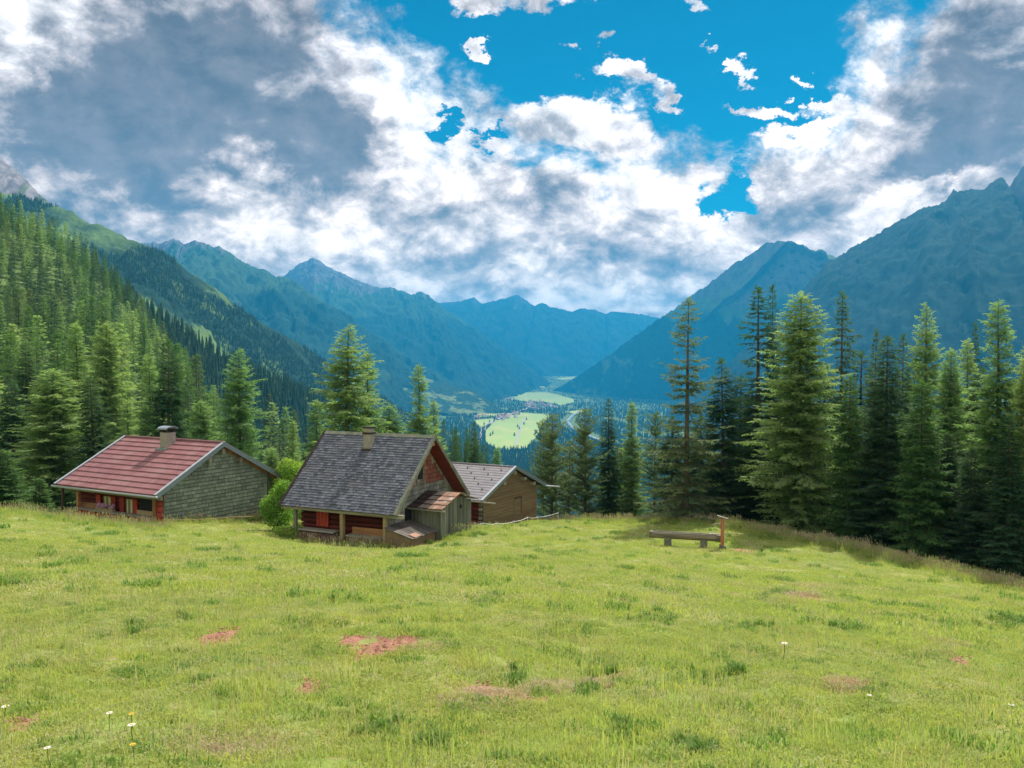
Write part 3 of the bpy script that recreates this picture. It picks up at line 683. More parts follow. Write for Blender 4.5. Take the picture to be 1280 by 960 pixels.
A['freshA'] = conifer('fresh_spruce', 31, 11, 2.2, 'spruce', 1.15, .03, .19, mat=M['fresh'])
A['larchA'] = conifer('larch_a', 41, 15, 3.0, 'larch', 1.25, .04, .19, sl_len=(.42, .20), mat=M['larch'], prof=broad, wid=.062)
A['larchB'] = conifer('larch_b', 42, 15, 2.7, 'larch', 1.15, .06, .20, sl_len=(.42, .20), mat=M['larch'], gaps=.12, prof=lambda t: (1 - t) ** .7 * (.85 + .2 * math.sin(t * 13 + 1)), wid=.062)
A['larchC'] = conifer('larch_c', 43, 15, 3.2, 'larch', 1.0, .08, .20, sl_len=(.42, .20), mat=M['larch'], gaps=.2, prof=lambda t: (1 - t) ** .6 * (.8 + .25 * math.sin(t * 11)), wid=.062)
A['pineA'] = conifer('pine_a', 51, 9.5, 2.0, 'pine', .95, .08, .22, sl_len=(.30, .18), mat=M['pine'], gaps=.2, prof=egg, stem=.009)
A['pineB'] = conifer('pine_b', 52, 9.5, 2.2, 'pine', .9, .10, .22, sl_len=(.30, .18), mat=M['pine'], gaps=.25, prof=lambda t: (1 - t) ** .5 * min(1, .5 + t), stem=.009)
print('tree tris', {k: v['n'] for k, v in A.items()})
NAME = {'spruce': 'spruce_tree', 'tall': 'spruce_tree', 'fresh': 'spruce_tree', 'larch': 'larch_tree', 'pine': 'pine_tree'}
def place_tree(arch, px, top, D, spread, label, group=None):
    a = A[arch]; p = at(px, top, D); zb = float(zg(p[0], p[1])); h_ = max(2.0, p[2] - zb)
    nm = NAME[[k for k in NAME if arch.startswith(k)][0]]
    cat = nm.split('_')[0] + ' tree'
    t_ = thing(nm, (p[0], p[1], zb), random.uniform(0, 6.28), label, cat, group)
    sx = 1.36 * spread / F * D / a['R']; t_.scale = (sx, sx, h_ / a['H'])
    t_.rotation_euler = (random.gauss(0, .014), random.gauss(0, .014), t_.rotation_euler[2])
    part('trunk', a['trunk'], t_); part('crown', a['crown'], t_)
    return t_
GR, GL = 'conifers at the right edge of the meadow', 'trees behind the huts'
TREES = [
 # right group, left to right
 ('pineA', 690, 519, 66, 24, 'bushy pine just right of the brown hut, first tree of the right-hand wood', GR),
 ('pineB', 679, 528, 68, 18, 'slim pine half behind the first bushy pine beside the brown hut', GR),
 ('pineA', 732, 512, 66, 24, 'second bushy pine from the brown hut, with bare lower trunk', GR),
 ('spruceB', 761, 499, 68, 20, 'dark pointed young spruce between the bushy pines and a pale larch', GR),
 ('larchB', 790, 502, 68, 24, 'light green slim larch behind the left end of the log trough', GR),
 ('pineB', 818, 518, 66, 24, 'olive green rounded pine left of the tall sparse spruce', GR),
 ('tall', 858, 374, 56, 46, 'tall sparse spruce with open upturned branches above the log trough', GR),
 ('spruceC', 840, 520, 60, 30, 'low dark spruce at the foot of the tall sparse spruce', GR),
 ('spruceC', 907, 448, 59, 40, 'broad dark spruce right of the tall sparse spruce', GR),
 ('spruceD', 949, 358, 63, 38, 'tall dark spruce with ragged drooping boughs, left of a twin spire', GR),
 ('spruceB', 970, 356, 64, 20, 'narrow dark twin spire touching the ragged tall spruce', GR),
 ('larchA', 1000, 367, 54, 62, 'largest pale green larch, full to the ground, behind the trough post', GR),
 ('spruceA', 940, 500, 61, 36, 'dark spruce in the shade left of the largest larch', GR),
 ('spruceD', 1052, 365, 62, 30, 'tall dark spruce with tiered boughs right of the largest larch', GR),
 ('freshA', 1060, 470, 51, 30, 'mid green spruce in front of the tall tiered spruce', GR),
 ('spruceB', 1090, 412, 64, 22, 'thin dark spire behind the first row, right of the tiered spruce', GR),
 ('spruceA', 1108, 420, 50, 42, 'wide mid green spruce at the meadow edge, middle of the right wood', GR),
 ('spruceB', 1127, 418, 58, 24, 'dark green spruce directly behind the wide one at the meadow edge', GR),
 ('freshA', 1153, 476, 47, 40, 'bright fresh green spruce on the edge of the meadow', GR),
 ('larchC', 1157, 380, 66, 42, 'tall pale larch with thin crown rising behind the bright spruce', GR),
 ('larchA', 1188, 436, 54, 34, 'soft light larch between the bright fresh spruce and the far right larches', GR),
 ('larchB', 1212, 424, 58, 34, 'soft green larch left of the farthest right big larch', GR),
 ('spruceD', 1218, 405, 62, 18, 'dark spire top peeping between two larches at the right', GR),
 ('larchB', 1253, 376, 46, 52, 'tall pale larch near the right border of the picture', GR),
 ('spruceA', 1262, 520, 42.5, 34, 'dark spruce in front of the tall pale larch near the right border', GR),
 ('spruceC', 1215, 560, 45, 30, 'low dark spruce in the shade at the foot of the right larches', GR),
 ('larchA', 1284, 430, 44, 40, 'bushy light larch at the right border just left of the cut off one', GR),
 ('larchA', 1318, 385, 45, 52, 'larch cut by the right border of the picture', GR),
 ('spruceA', 1020, 560, 56, 34, 'low dark spruce under the largest larch', GR),
 ('spruceC', 1085, 560, 50, 30, 'low dark spruce between the mid green and the wide spruce', GR),
 ('spruceA', 1185, 540, 48, 30, 'low dark spruce right of the bright fresh green one', GR),
 ('spruceC', 965, 540, 58, 34, 'dark bushy spruce just behind the trough post', GR),
 # left group
 ('larchC', 300, 436, 76, 50, 'pale larch with bare trunk between the red roofed and the grey roofed hut', GL),
 ('larchC', 430, 407, 68, 66, 'biggest pale larch, rising behind the chimney of the grey roofed hut', GL),
 ('larchB', 460, 438, 71, 36, 'smaller larch leaning on the right side of the biggest pale larch', GL),
 ('larchB', 527, 455, 72, 32, 'slim larch behind the right end of the grey shingle ridge', GL),
 ('larchB', 545, 500, 74, 26, 'short larch right of the slim one behind the grey ridge', GL),
 ('larchB', 366, 525, 74, 22, 'small pointed larch between the two big pale larches', GL),
 ('spruceB', 596, 528, 88, 16, 'small dark spruce above the roof of the brown hut', GL),
 ('larchB', 622, 560, 84, 20, 'low larch behind the ridge of the brown hut', GL),
 ('spruceC', 208, 424, 68, 40, 'dark spruce behind the chimney of the red roofed hut', GL),
 ('larchB', 190, 442, 72, 34, 'green larch merging with the dark spruce behind the red roof', GL),
 ('larchA', 132, 402, 88, 40, 'tall green larch behind the left end of the red roof', GL),
 ('larchB', 100, 404, 92, 36, 'tall green larch with double top on the slope left of the red roof', GL),
 ('spruceA', 120, 470, 66, 34, 'dark spruce standing over the left end of the red roof', GL),
 ('larchA', 66, 462, 68, 58, 'broad leafy larch left of the red roofed hut', GL),
 ('spruceA', 34, 428, 96, 30, 'spruce on the slope behind the broad larch at the left', GL),
 ('spruceC', 16, 478, 78, 36, 'dim spruce near the left border above the young one', GL),
 ('freshA', 2, 562, 50, 32, 'young bright spruce at the left border of the meadow', GL),
 ('freshA', 48, 598, 57, 22, 'tiny young spruce left of the red roofed hut corner post', GL),
 ('larchB', -30, 420, 80, 50, 'larch cut by the left border of the picture', GL),
 ('larchA', 250, 500, 80, 34, 'low green larch just right of the chimney of the red roof', GL),
 ('larchB', 395, 500, 78, 34, 'low larch behind the left end of the grey shingle roof', GL),
 ('larchA', 340, 560, 66, 26, 'low larch in the gap between the red and the grey roofed hut', GL),
 ('larchA', 490, 505, 74, 36, 'low spreading larch behind the middle of the grey ridge', GL),
 ('larchB', 160, 500, 74, 30, 'larch between the dark spruces behind the red roof', GL),
]
for a_ in TREES: place_tree(*a_)
# darker trees filling the depth of both woods
rows = [('spruceA', 1035, 455, 68), ('spruceB', 1075, 440, 70), ('spruceA', 1140, 450, 68), ('spruceC', 1180, 470, 66), ('spruceA', 1235, 460, 58), ('spruceA', 925, 470, 68), ('spruceC', 985, 450, 68), ('spruceA', 880, 520, 68), ('spruceC', 1290, 470, 52), ('spruceB', 1110, 470, 62), ('spruceA', 1350, 420, 50), ('spruceC', 1400, 430, 48), ('spruceA', 1060, 520, 58), ('spruceC', 1130, 530, 54), ('spruceA', 1165, 520, 56), ('spruceC', 1250, 540, 50), ('spruceA', 1010, 500, 62), ('larchB', 1440, 400, 46), ('spruceA', 1490, 430, 44), ('larchA', 1560, 400, 42), ('spruceC', 1630, 420, 40), ('spruceA', 1720, 400, 40), ('spruceA', 1520, 470, 52), ('spruceC', 1600, 460, 50), ('pineB', 710, 560, 74), ('pineA', 775, 560, 74), ('spruceA', 1240, 580, 46), ('spruceC', 1290, 600, 43)]
for k, (ar, px, tp, D) in enumerate(rows):
    nb_ = min((t for t in TREES if t[6] == GR), key=lambda t: abs(t[1] - px) + (60 if t[3] >= D else 0)); w5 = nb_[5].split(',')[0].split()[:11]
    while w5[-1] in ('and', 'a', 'the', 'pale', 'of', 'with'): w5.pop()
    place_tree(ar, px, tp, D, 40, 'shaded conifer standing behind the ' + ' '.join(w5) if px < 1300 else 'conifer of the wood edge beyond the right border of the picture', GR + ', inner rows')
# dark conifers down the slope behind the brown hut
for k in range(26):
    px = random.uniform(535, 618); D = random.uniform(100, 150); tp = 508 + (px - 540) * .55 + random.uniform(0, 26)
    place_tree(random.choice(['spruceA', 'spruceB', 'spruceC']), px, tp, D, random.uniform(9, 13), 'dark spruce down the slope behind the brown hut', 'dark spruces down the slope')

# trees of the hillside at the left: low detail, the largest as things, the rest as one mass
M['spruce_dark'] = leafmat('hillside_spruce_needles', (.022, .058, .034), (.065, .125, .058), (.04, .09, .045), .3)
L = []
for i, (kd, mt, pf) in enumerate([('spruce', 'spruce_dark', None), ('spruce', 'spruce_dark', narrow), ('larch', 'larch', broad), ('larch', 'fresh', egg), ('spruce', 'fresh', narrow), ('larch', 'pine', broad)]):
    L.append(conifer('slope_tree_%d' % i, 80 + i, 15, 2.6 if i != 1 else 2.1, kd, .55, .03, .45, (.75, .42), 1, M[mt], prof=pf, wid=.26))
print('low', [l['n'] for l in L])
cand = []
for k in range(9000):
    D = 100 + 370 * random.random() ** .8; px = random.uniform(-90, 560)
    x = (px - 640) / F * D; z = float(tps(x, D)); h_ = random.uniform(8.5, 17.5)
    if D < 125 and px > 60: h_ *= .75
    top = 480 - F * math.tan(math.atan2(z + h_, D) - PITCH) if False else 458 - F * (z + h_) / D
    if top > 590: continue
    if px < 34 and 425 < 458 - F * z / D < 500: continue
    if px > 250 and top < 478 : continue
    cand.append((D, x, D, z, h_, top))
cand.sort()
keep = []; grid = {}
for c_ in cand:
    key = (int(c_[1] // 6), int(c_[2] // 6)); ok = True
    for dx_ in (-1, 0, 1):
        for dy_ in (-1, 0, 1):
            for q_ in grid.get((key[0] + dx_, key[1] + dy_), ()):
                if (q_[1] - c_[1]) ** 2 + (q_[2] - c_[2]) ** 2 < 4.7 ** 2: ok = False
    if ok: grid.setdefault(key, []).append(c_); keep.append(c_)
keep.sort(key=lambda c: -c[4] / c[0])
print('hillside trees', len(keep))
def pick(x, y):
    v_ = float(pnoise(x / 40., y / 40., 77)) + random.uniform(-.35, .35)
    return (random.choice([0, 1, 0, 5]) if v_ < 0.0 else random.choice([2, 3, 4, 2, 5]))
HL = ['dark spruce on the wooded hillside at the left', 'narrow dark spruce on the wooded hillside at the left', 'pale larch on the wooded hillside at the left', 'rounded light green larch on the wooded hillside at the left', 'fresh green spruce on the wooded hillside at the left', 'olive green larch on the wooded hillside at the left']
HN = ['spruce_tree', 'spruce_tree', 'larch_tree', 'larch_tree', 'spruce_tree', 'larch_tree']
for c_ in keep[:300]:
    k = pick(c_[1], c_[2]); l = L[k]
    px_ = 640 + F * c_[1] / c_[2]; hp_ = 'near the top of' if c_[5] < 340 else ('halfway up' if c_[5] < 440 else 'low down'); sp_ = ' by the left border' if px_ < 45 else (' in its middle' if px_ < 150 else ' on its right flank')
    t_ = thing(HN[k], (c_[1], c_[2], c_[3] - .3), random.uniform(0, 6.28), HL[k].replace(' on the wooded hillside at the left', '') + ' ' + hp_ + ' the left hillside' + sp_, HN[k].replace('_', ' '), 'trees of the left hillside')
    s_ = c_[4] / 15; w_ = s_ * random.uniform(.9, 1.25); t_.scale = (w_, w_, s_)
    part('trunk', l['trunk'], t_); part('crown', l['crown'], t_)

# ---------- instancing for masses nobody could count
def gn_scatter(name, P_, scl, rz, templates, label=None, cat=None, tilt=None, pick_idx=None):
    coll = bpy.data.collections.new(name + '_kinds')
    for i, tm in enumerate(templates):
        o_ = bpy.data.objects.new('%s_%02d' % (name, i), tm); coll.objects.link(o_)
    me = bpy.data.meshes.new(name); n_ = len(P_); me.vertices.add(n_); me.vertices.foreach_set('co', np.asarray(P_, np.float32).ravel())
    for nm_, ty, arr in (('scl', 'FLOAT_VECTOR', scl), ('rot', 'FLOAT_VECTOR', np.stack([np.zeros(n_) if tilt is None else tilt[0], np.zeros(n_) if tilt is None else tilt[1], rz], 1)), ('pick', 'INT', pick_idx)):
        a_ = me.attributes.new(nm_, ty, 'POINT')
        if ty == 'INT': a_.data.foreach_set('value', np.asarray(arr, np.int32))
        else: a_.data.foreach_set('vector', np.asarray(arr, np.float32).ravel())
    o = link(bpy.data.objects.new(name, me)); o['kind'] = 'stuff'
    if label: o['label'] = label
    if cat: o['category'] = cat
    ng = bpy.data.node_groups.new(name, 'GeometryNodeTree')
    ng.interface.new_socket('Geometry', in_out='INPUT', socket_type='NodeSocketGeometry'); ng.interface.new_socket('Geometry', in_out='OUTPUT', socket_type='NodeSocketGeometry')
    N = ng.nodes; gi = N.new('NodeGroupInput'); go = N.new('NodeGroupOutput'); ip = N.new('GeometryNodeInstanceOnPoints'); ci = N.new('GeometryNodeCollectionInfo')
    ci.inputs['Collection'].default_value = coll; ci.inputs['Separate Children'].default_value = True; ci.inputs['Reset Children'].default_value = True
    def na(nm_, ty):
        a_ = N.new('GeometryNodeInputNamedAttribute'); a_.data_type = ty; a_.inputs['Name'].default_value = nm_; return [s_ for s_ in a_.outputs if s_.enabled and s_.name == 'Attribute'][0]
    ng.links.new(gi.outputs[0], ip.inputs['Points']); ng.links.new(ci.outputs[0], ip.inputs['Instance']); ip.inputs['Pick Instance'].default_value = True
    ng.links.new(na('pick', 'INT'), ip.inputs['Instance Index']); ng.links.new(na('scl', 'FLOAT_VECTOR'), ip.inputs['Scale'])
    e2r = N.new('FunctionNodeEulerToRotation'); ng.links.new(na('rot', 'FLOAT_VECTOR'), e2r.inputs[0]); ng.links.new(e2r.outputs[0], ip.inputs['Rotation'])
    ng.links.new(ip.outputs[0], go.inputs[0])
    md = o.modifiers.new('scatter', 'NODES'); md.node_group = ng
    return o
r_ = np.random.default_rng(99)
rest = keep[300:]
if rest:
    A_ = np.array(rest); ks = [pick(c_[1], c_[2]) for c_ in rest]; s_ = A_[:, 4] / 15
    gn_scatter('hillside_wood', A_[:, 1:4] - [0, 0, .3], np.stack([s_ * 1.05, s_ * 1.05, s_], 1), r_.uniform(0, 6.28, len(rest)), [l['crown'] for l in L], 'remaining mass of conifers covering the left hillside', 'forest', pick_idx=ks)
# distant conifers, 40 to 90 triangles each
def tiny_tree(seed, H=16., Rm=2.4, tiers=7):
    q_ = np.random.default_rng(seed); V_ = []; T_ = []; tn = []
    for i in range(tiers):
        t0 = i / tiers; zb_ = H * (.04 + .96 * t0 ** .95); zt = min(H, zb_ + H * .30 * (1 - t0 * .35)); rad = Rm * (1 - t0) ** .8 + .25
        k = 7; ph = q_.uniform(0, 6)
        for j in range(k):
            a0 = ph + j * 6.283 / k; a1 = a0 + 6.283 / k * .86; r0 = rad * q_.uniform(.7, 1.15); n_ = len(V_); am = (a0 + a1) / 2
            V_ += [(0, 0, zt), (math.cos(a0) * r0 * .75, math.sin(a0) * r0 * .75, zb_ + .25 * rad), (math.cos(am) * r0, math.sin(am) * r0, zb_ - .25 * rad), (math.cos(a1) * r0 * .75, math.sin(a1) * r0 * .75, zb_ + .25 * rad)]
            T_ += [(n_, n_ + 1, n_ + 2), (n_, n_ + 2, n_ + 3)]; tn += [q_.uniform(0, 1)] * 4
    return tri_mesh('tiny_tree', np.array(V_), np.array(T_), M['far_tree'], {'tone': np.array(tn)})
TT = [tiny_tree(1), tiny_tree(2, 18, 2.2), tiny_tree(3, 14, 2.8), tiny_tree(4, 17, 2.0, 8)]
def scatter_sheet(name, S, n_, label, umax=1., mask=None, hs=(.8, 1.25), clump=None, front=True):
    X, Y, Z, nb = S; i = r_.integers(0, X.shape[0] - 1, n_ * 3); j0 = nb - 6
    j = j0 + (r_.random(n_ * 3) ** .55 * (X.shape[1] - 1 - j0) * umax).astype(int); j = np.clip(j, 0, X.shape[1] - 2)
    fx, fy = r_.random(n_ * 3), r_.random(n_ * 3)
    def bl(A_): return (A_[i, j] * (1 - fx) + A_[i + 1, j] * fx) * (1 - fy) + (A_[i, j + 1] * (1 - fx) + A_[i + 1, j + 1] * fx) * fy
    P_ = np.stack([bl(X), bl(Y), bl(Z) - .6], 1)
    if clump is not None: ok = fbm(P_[:, 0] / clump[0], P_[:, 1] / clump[0], 3, 5) > clump[1]; P_ = P_[ok]
    if mask is not None: P_ = P_[mask(P_)]
    P_ = P_[:n_]; m_ = len(P_); s_ = r_.uniform(*hs, m_)
    gn_scatter(name, P_, np.stack([s_, s_, s_ * r_.uniform(.9, 1.2, m_)], 1), r_.uniform(0, 6.28, m_), TT, label, 'forest', pick_idx=r_.integers(0, 4, m_))
scatter_sheet('mid_slope_forest', B2, 12000, 'blue green spruce forest on the slope behind the left hillside', hs=(.6, 1.05))
scatter_sheet('ridge_forest', L2, 26000, 'dark forest along the long ridge at the left', clump=(300, -.03), hs=(.35, .75))
# valley floor forest round the fields
def inpoly(x, y, poly):
    c_ = np.zeros(len(x), bool); n_ = len(poly)
    for i in range(n_):
        x0, y0 = poly[i][:2]; x1, y1 = poly[(i + 1) % n_][:2]
        cnd = ((y0 > y) != (y1 > y)) & (x < (x1 - x0) * (y - y0) / (y1 - y0 + 1e-12) + x0); c_ ^= cnd
    return c_
FW = [[floor_at(x, y, 2.2) for x, y in p_] for p_ in FIELDS]
n_ = 90000; D = 1500 * (8.0) ** r_.random(n_); px = r_.uniform(540, 1000, n_); x = (px - 640) / F * D
ok = np.ones(n_, bool)
for p_ in FW: ok &= ~inpoly(x, D, p_)
for q_ in hp: ok &= (x - q_[0]) ** 2 + (D - q_[1]) ** 2 > 22 ** 2
rv = [floor_at(a_, b_) for a_, b_ in [(770,556),(745,548),(728,541),(716,535),(709,527),(716,519),(725,514)]]
rv = np.array(rv)[:, :2]
for i in range(len(rv) - 1):
    for t_ in np.linspace(0, 1, 14): c_ = rv[i] * (1 - t_) + rv[i + 1] * t_; ok &= (x - c_[0]) ** 2 + (D - c_[1]) ** 2 > 42 ** 2
ok &= (fbm(x / 260, D / 500, 3, 9) > -.32) | (D < 3300)
P_ = np.stack([x, D, floorz(D) - 1], 1)[ok][:42000]; s_ = r_.uniform(.8, 1.3, len(P_))
gn_scatter('valley_forest', P_, np.stack([s_ * 1.3, s_ * 1.3, s_], 1), r_.uniform(0, 6.28, len(P_)), TT, 'dark blue green forest on the valley floor round the fields', 'forest', pick_idx=r_.integers(0, 4, len(P_)))
for k, (px, py) in enumerate([(658,525),(649,537),(643,545),(647,534),(613,545),(616,543),(675,537),(671,541),(669,543),(630,562),(655,531),(612,528),(605,531),(633,520)]):
    p = floor_at(px, py, 1.5); o = link(bpy.data.objects.new('field_tree', TT[2])); o.location = p; o.scale = (2.0, 2.0, 1.2)
    tag(o, 'dark round tree standing alone in the sunlit valley fields', 'tree', 'single trees in the valley fields')

# ------------------------------------------------------------------ bushes
def leaf_bush(seed, blobs, nleaf, ls, mat):
    q_ = np.random.default_rng(seed); V_ = []; tn = []
    for (cx, cy, cz, rx, ry, rz_) in blobs:
        k = int(nleaf * (rx * ry * rz_) ** .66); d_ = q_.normal(0, 1, (k, 3)); d_ /= np.linalg.norm(d_, axis=1, keepdims=True); rad = q_.uniform(.35, 1.08, k) ** .6
        c_ = d_ * rad[:, None] * [rx, ry, rz_] + [cx, cy, cz]; c_[:, 2] = np.maximum(c_[:, 2], .03)
        a = q_.normal(0, 1, (k, 3)); a /= np.linalg.norm(a, axis=1, keepdims=True); b_ = np.cross(a, d_ + q_.normal(0, .5, (k, 3))); b_ /= np.linalg.norm(b_, axis=1, keepdims=True)
        s_ = ls * q_.uniform(.6, 1.4, k)[:, None]
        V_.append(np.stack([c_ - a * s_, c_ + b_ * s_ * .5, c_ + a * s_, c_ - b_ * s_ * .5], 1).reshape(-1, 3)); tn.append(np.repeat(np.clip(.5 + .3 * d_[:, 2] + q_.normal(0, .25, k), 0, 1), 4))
    V_ = np.concatenate(V_); return tri_mesh('leaves', V_, np.arange(len(V_)).reshape(-1, 4), mat, {'tone': np.concatenate(tn)})
def stems(seed, n_, h_, sp):
    q_ = random.Random(seed); mb = MB()
    for k in range(n_):
        a = q_.uniform(0, 6.28); mb.tube([(0, 0, -.2), (math.cos(a) * sp * .3, math.sin(a) * sp * .3, h_ * .5), (math.cos(a) * sp * .7, math.sin(a) * sp * .7, h_ * .9)], [.03, .02, .008], 4)
    return mb.mesh('stems', M['bark'])
bushA = leaf_bush(5, [(0, 0, 1.0, .9, .9, .9), (.5, .3, 1.9, .7, .7, .8), (-.6, .2, 1.5, .6, .6, .7), (.1, -.3, 2.5, .5, .5, .5)], 2600, .07, M['bush'])
bushB = leaf_bush(6, [(0, 0, .8, 1.3, 1.2, .8), (1.0, .2, 1.2, .8, .8, .9), (-1.1, .1, 1.0, .9, .9, .8)], 2000, .08, M['bush'])
stA = stems(1, 7, 2.6, .8)
for (px, py, D, sc_, me, lb) in [(349, 652, 46.5, .95, bushA, 'yellow green leafy bush filling the gap between the red and the grey roofed hut'), (358, 628, 52, 1.3, bushA, 'tall leafy bush behind the left eave of the grey roofed hut'),
        (375, 600, 60, 1.2, bushB, 'broad light green bush behind the left rake of the grey roof'), (340, 600, 58, 1.2, bushB, 'light green bush right behind the shingled gable of the red roofed hut'), (362, 668, 43.6, .42, bushB, 'low dark green bush at the left porch post of the grey roofed hut')]:
    p = at(px, py, D); zb = float(zg(p[0], p[1])) ; sc2 = sc_
    t_ = thing('leafy_bush', (p[0], p[1], zb), random.uniform(0, 6), lb, 'bush', 'bushes by the huts')
    if sc_ > 1 : sc2 = max(sc_, (p[2] - zb + 1.6) / 2.6)
    t_.scale = (sc_, sc_, sc2); part('leaves', me, t_); part('stems', stA, t_)

# ------------------------------------------------------------------ huts
def frame(key, name, label, cat):
    pk, yaw, w_, h_, L_, R0 = HUTS[key]
    t_ = thing(name, (pk[0], pk[1], pk[2] - R0), R(90) - yaw, label, cat)
    return t_, w_, h_, L_, R0
class HB(MB):
    """builder whose z is measured from the ridge: everything is lifted by R0 when the mesh is made"""
    def __init__(s, R0): super().__init__(); s.R0 = R0
    def mesh(s, *a, **k):
        s.v = [(x, y, z + s.R0) for x, y, z in s.v]; return super().mesh(*a, **k)
def roof_board(b, w_, h_, L_, side, th=.09, y0=0., drop=0.0):
    n_ = Vector((side * h_, 0, w_)).normalized() * th
    poly = [(0, -drop), (side * w_, -h_ - drop), (side * w_ - n_.x, -h_ - n_.z - drop), (0, -n_.z * 1.15 - drop)]
    b.prism(poly, 1, y0, L_)
def course_mesh(R0, w_, h_, L_, side, s0, s1, mat, amp=.022, per=.22, lift=.06, y0=-.04, seed=0):
    sl_ = math.hypot(w_, h_); ex = Vector((side * w_ / sl_, 0, -h_ / sl_)); n_ = Vector((side * h_ / sl_, 0, w_ / sl_))
    k = int((L_ + .08) / per * 4) if amp else 40; ys = np.linspace(y0, L_ + .04, k + 1); V_ = []; tn = []
    q_ = np.random.default_rng(seed)
    for i, y in enumerate(ys):
        wv_ = amp * math.cos(2 * math.pi * y / per) if amp else 0
        for s_, l_ in ((s0, .012 + wv_), (s1, lift + wv_), (s1 + .004, .0)):
            p = ex * s_ + n_ * l_; V_.append((p.x, y, p.z + R0)); 
    tn = np.repeat(np.clip(.4 + .25 * np.interp(ys, np.linspace(y0, L_, 30), q_.normal(0, 1, 30)), 0, 1), 3)
    T_ = []
    for i in range(len(ys) - 1):
        a = i * 3; T_ += [(a, a + 3, a + 4, a + 1), (a + 1, a + 4, a + 5, a + 2)]
    return tri_mesh('tile_course', np.array(V_), np.array(T_), mat, {'tone': tn})
def rake_trim(t_, R0, w_, h_, y, mat, deep=.20, th=.04, over=.08, name='rake_board'):
    for side in (-1, 1):
        b = HB(R0); sl_ = math.hypot(w_, h_); ex = Vector((side * w_ / sl_, 0, -h_ / sl_)); n_ = Vector((side * h_ / sl_, 0, w_ / sl_))
        a = ex * 0 + n_ * over; c_ = ex * (sl_ + .05) + n_ * over; d_ = ex * (sl_ + .05) - n_ * (deep - over); e = ex * 0 - n_ * (deep - over)
        b.prism([(0, a.z * 1.12), (c_.x, c_.z), (d_.x, d_.z), (0, e.z * 1.12)], 1, y - th, y)
        b.obj(name, mat, t_)
        b = HB(R0); f0 = ex * 0 + n_ * (over + .02); f1 = ex * (sl_ + .06) + n_ * (over + .02)
        g0 = ex * 0 + n_ * over; g1 = ex * (sl_ + .06) + n_ * over
        b.prism([(0, f0.z * 1.1), (f1.x, f1.z), (g1.x, g1.z), (0, g0.z * 1.1)], 1, y - th - .01, y + .12)
        b.obj('rake_flashing', M['white_metal'] if mat is M['metal'] else mat, t_)
def gable_wall(b, w_, h_, y, th, xa, xb, zb, gap=.14):
    rf = lambda x: -h_ / w_ * abs(x) - gap
    poly = [(xa, zb), (xb, zb), (xb, rf(xb)), (0, rf(0)), (xa, rf(xa))] if xa < 0 < xb else [(xa, zb), (xb, zb), (xb, rf(xb)), (xa, rf(xa))]
    b.prism(poly, 1, y, y + th)
def shingle_meshes(widths, ht, th, mat):
    out = []
    for i, wd in enumerate(widths):
        mb = MB(); mb.v = [(-wd / 2, 0, 0), (wd / 2, 0, 0), (wd / 2, -th * .25, ht * 1.15), (-wd / 2, -th * .25, ht * 1.15), (-wd / 2 + .006, -th, 0.004 * (i % 3)), (wd / 2 - .006, -th, -.004 * (i % 2)), (wd / 2 - .004, -th * .45, ht * 1.15), (-wd / 2 + .004, -th * .45, ht * 1.15)]
        mb.f = [(0, 1, 2, 3), (4, 7, 6, 5), (0, 4, 5, 1), (1, 5, 6, 2), (2, 6, 7, 3), (3, 7, 4, 0)]; mb.m = [0] * 6
        out.append((wd, mb.mesh('shingle', mat)))
    return out
def shingle_wall(t_, R0, w_, h_, y, xa, xb, zb, ztop, pitch, kinds, gap=.2, choose=None, skip=None, limit=298):
    cnt = 0; z = zb; row = 0
    while z < ztop:
        x = xa - (random.uniform(0, .12) if row % 2 else 0)
        while x < xb - .05:
            wd, me = random.choice(choose(x, z) if choose else kinds)
            xc = x + wd / 2 + .004; x += wd + .008
            if xc + wd / 2 > xb + .06 or xc - wd / 2 < xa - .1: 
                continue
            if z + pitch + h_ / w_ * (abs(xc) + wd * .32) + gap > 0: continue
            if skip and skip(xc, z): continue
            if cnt >= limit: continue
            part('shingle', me, t_, (xc, y, z + R0), (0, random.uniform(-.012, .012), 0)); cnt += 1
        z += pitch; row += 1
    return cnt

# ---- hut with red roof
t1, w_, h_, L_, R0 = frame('h1', 'red_roofed_hut', 'alpine hut with red tiled roof and green grey shingled gable, left of the other huts', 'hut')
b = HB(R0); gable_wall(b, w_, h_, .36, .18, -3.74, 3.62, -5.2); b.obj('gable_wall', M['shingle_green'], t1)
b = HB(R0); gable_wall(b, w_, h_, .52, .18, 3.62, 4.28, -5.4); b.obj('side_gable_wall', M['shingle_green'], t1)
b = HB(R0); gable_wall(b, w_, h_, L_ - .55, .18, -3.3, 4.28, -6); b.obj('back_wall', M['red_log'], t1)
b = HB(R0); b.box((4.1, .7, -6), (4.28, L_ - .55, -2.35)); b.obj('rear_wall', M['shingle_green'], t1)
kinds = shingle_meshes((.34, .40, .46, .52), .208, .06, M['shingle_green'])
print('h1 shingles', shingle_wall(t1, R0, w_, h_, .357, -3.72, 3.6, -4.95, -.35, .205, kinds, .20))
shingle_wall(t1, R0, w_, h_, .517, 3.66, 4.3, -5.0, -2.3, .22, shingle_meshes((.3, .33), .22, .028, M['shingle_grey']), .15)
b = HB(R0); b.box((3.58, .29, -5.2), (3.68, .36, -2.08)); b.obj('corner_board', M['grey_wood'], t1)
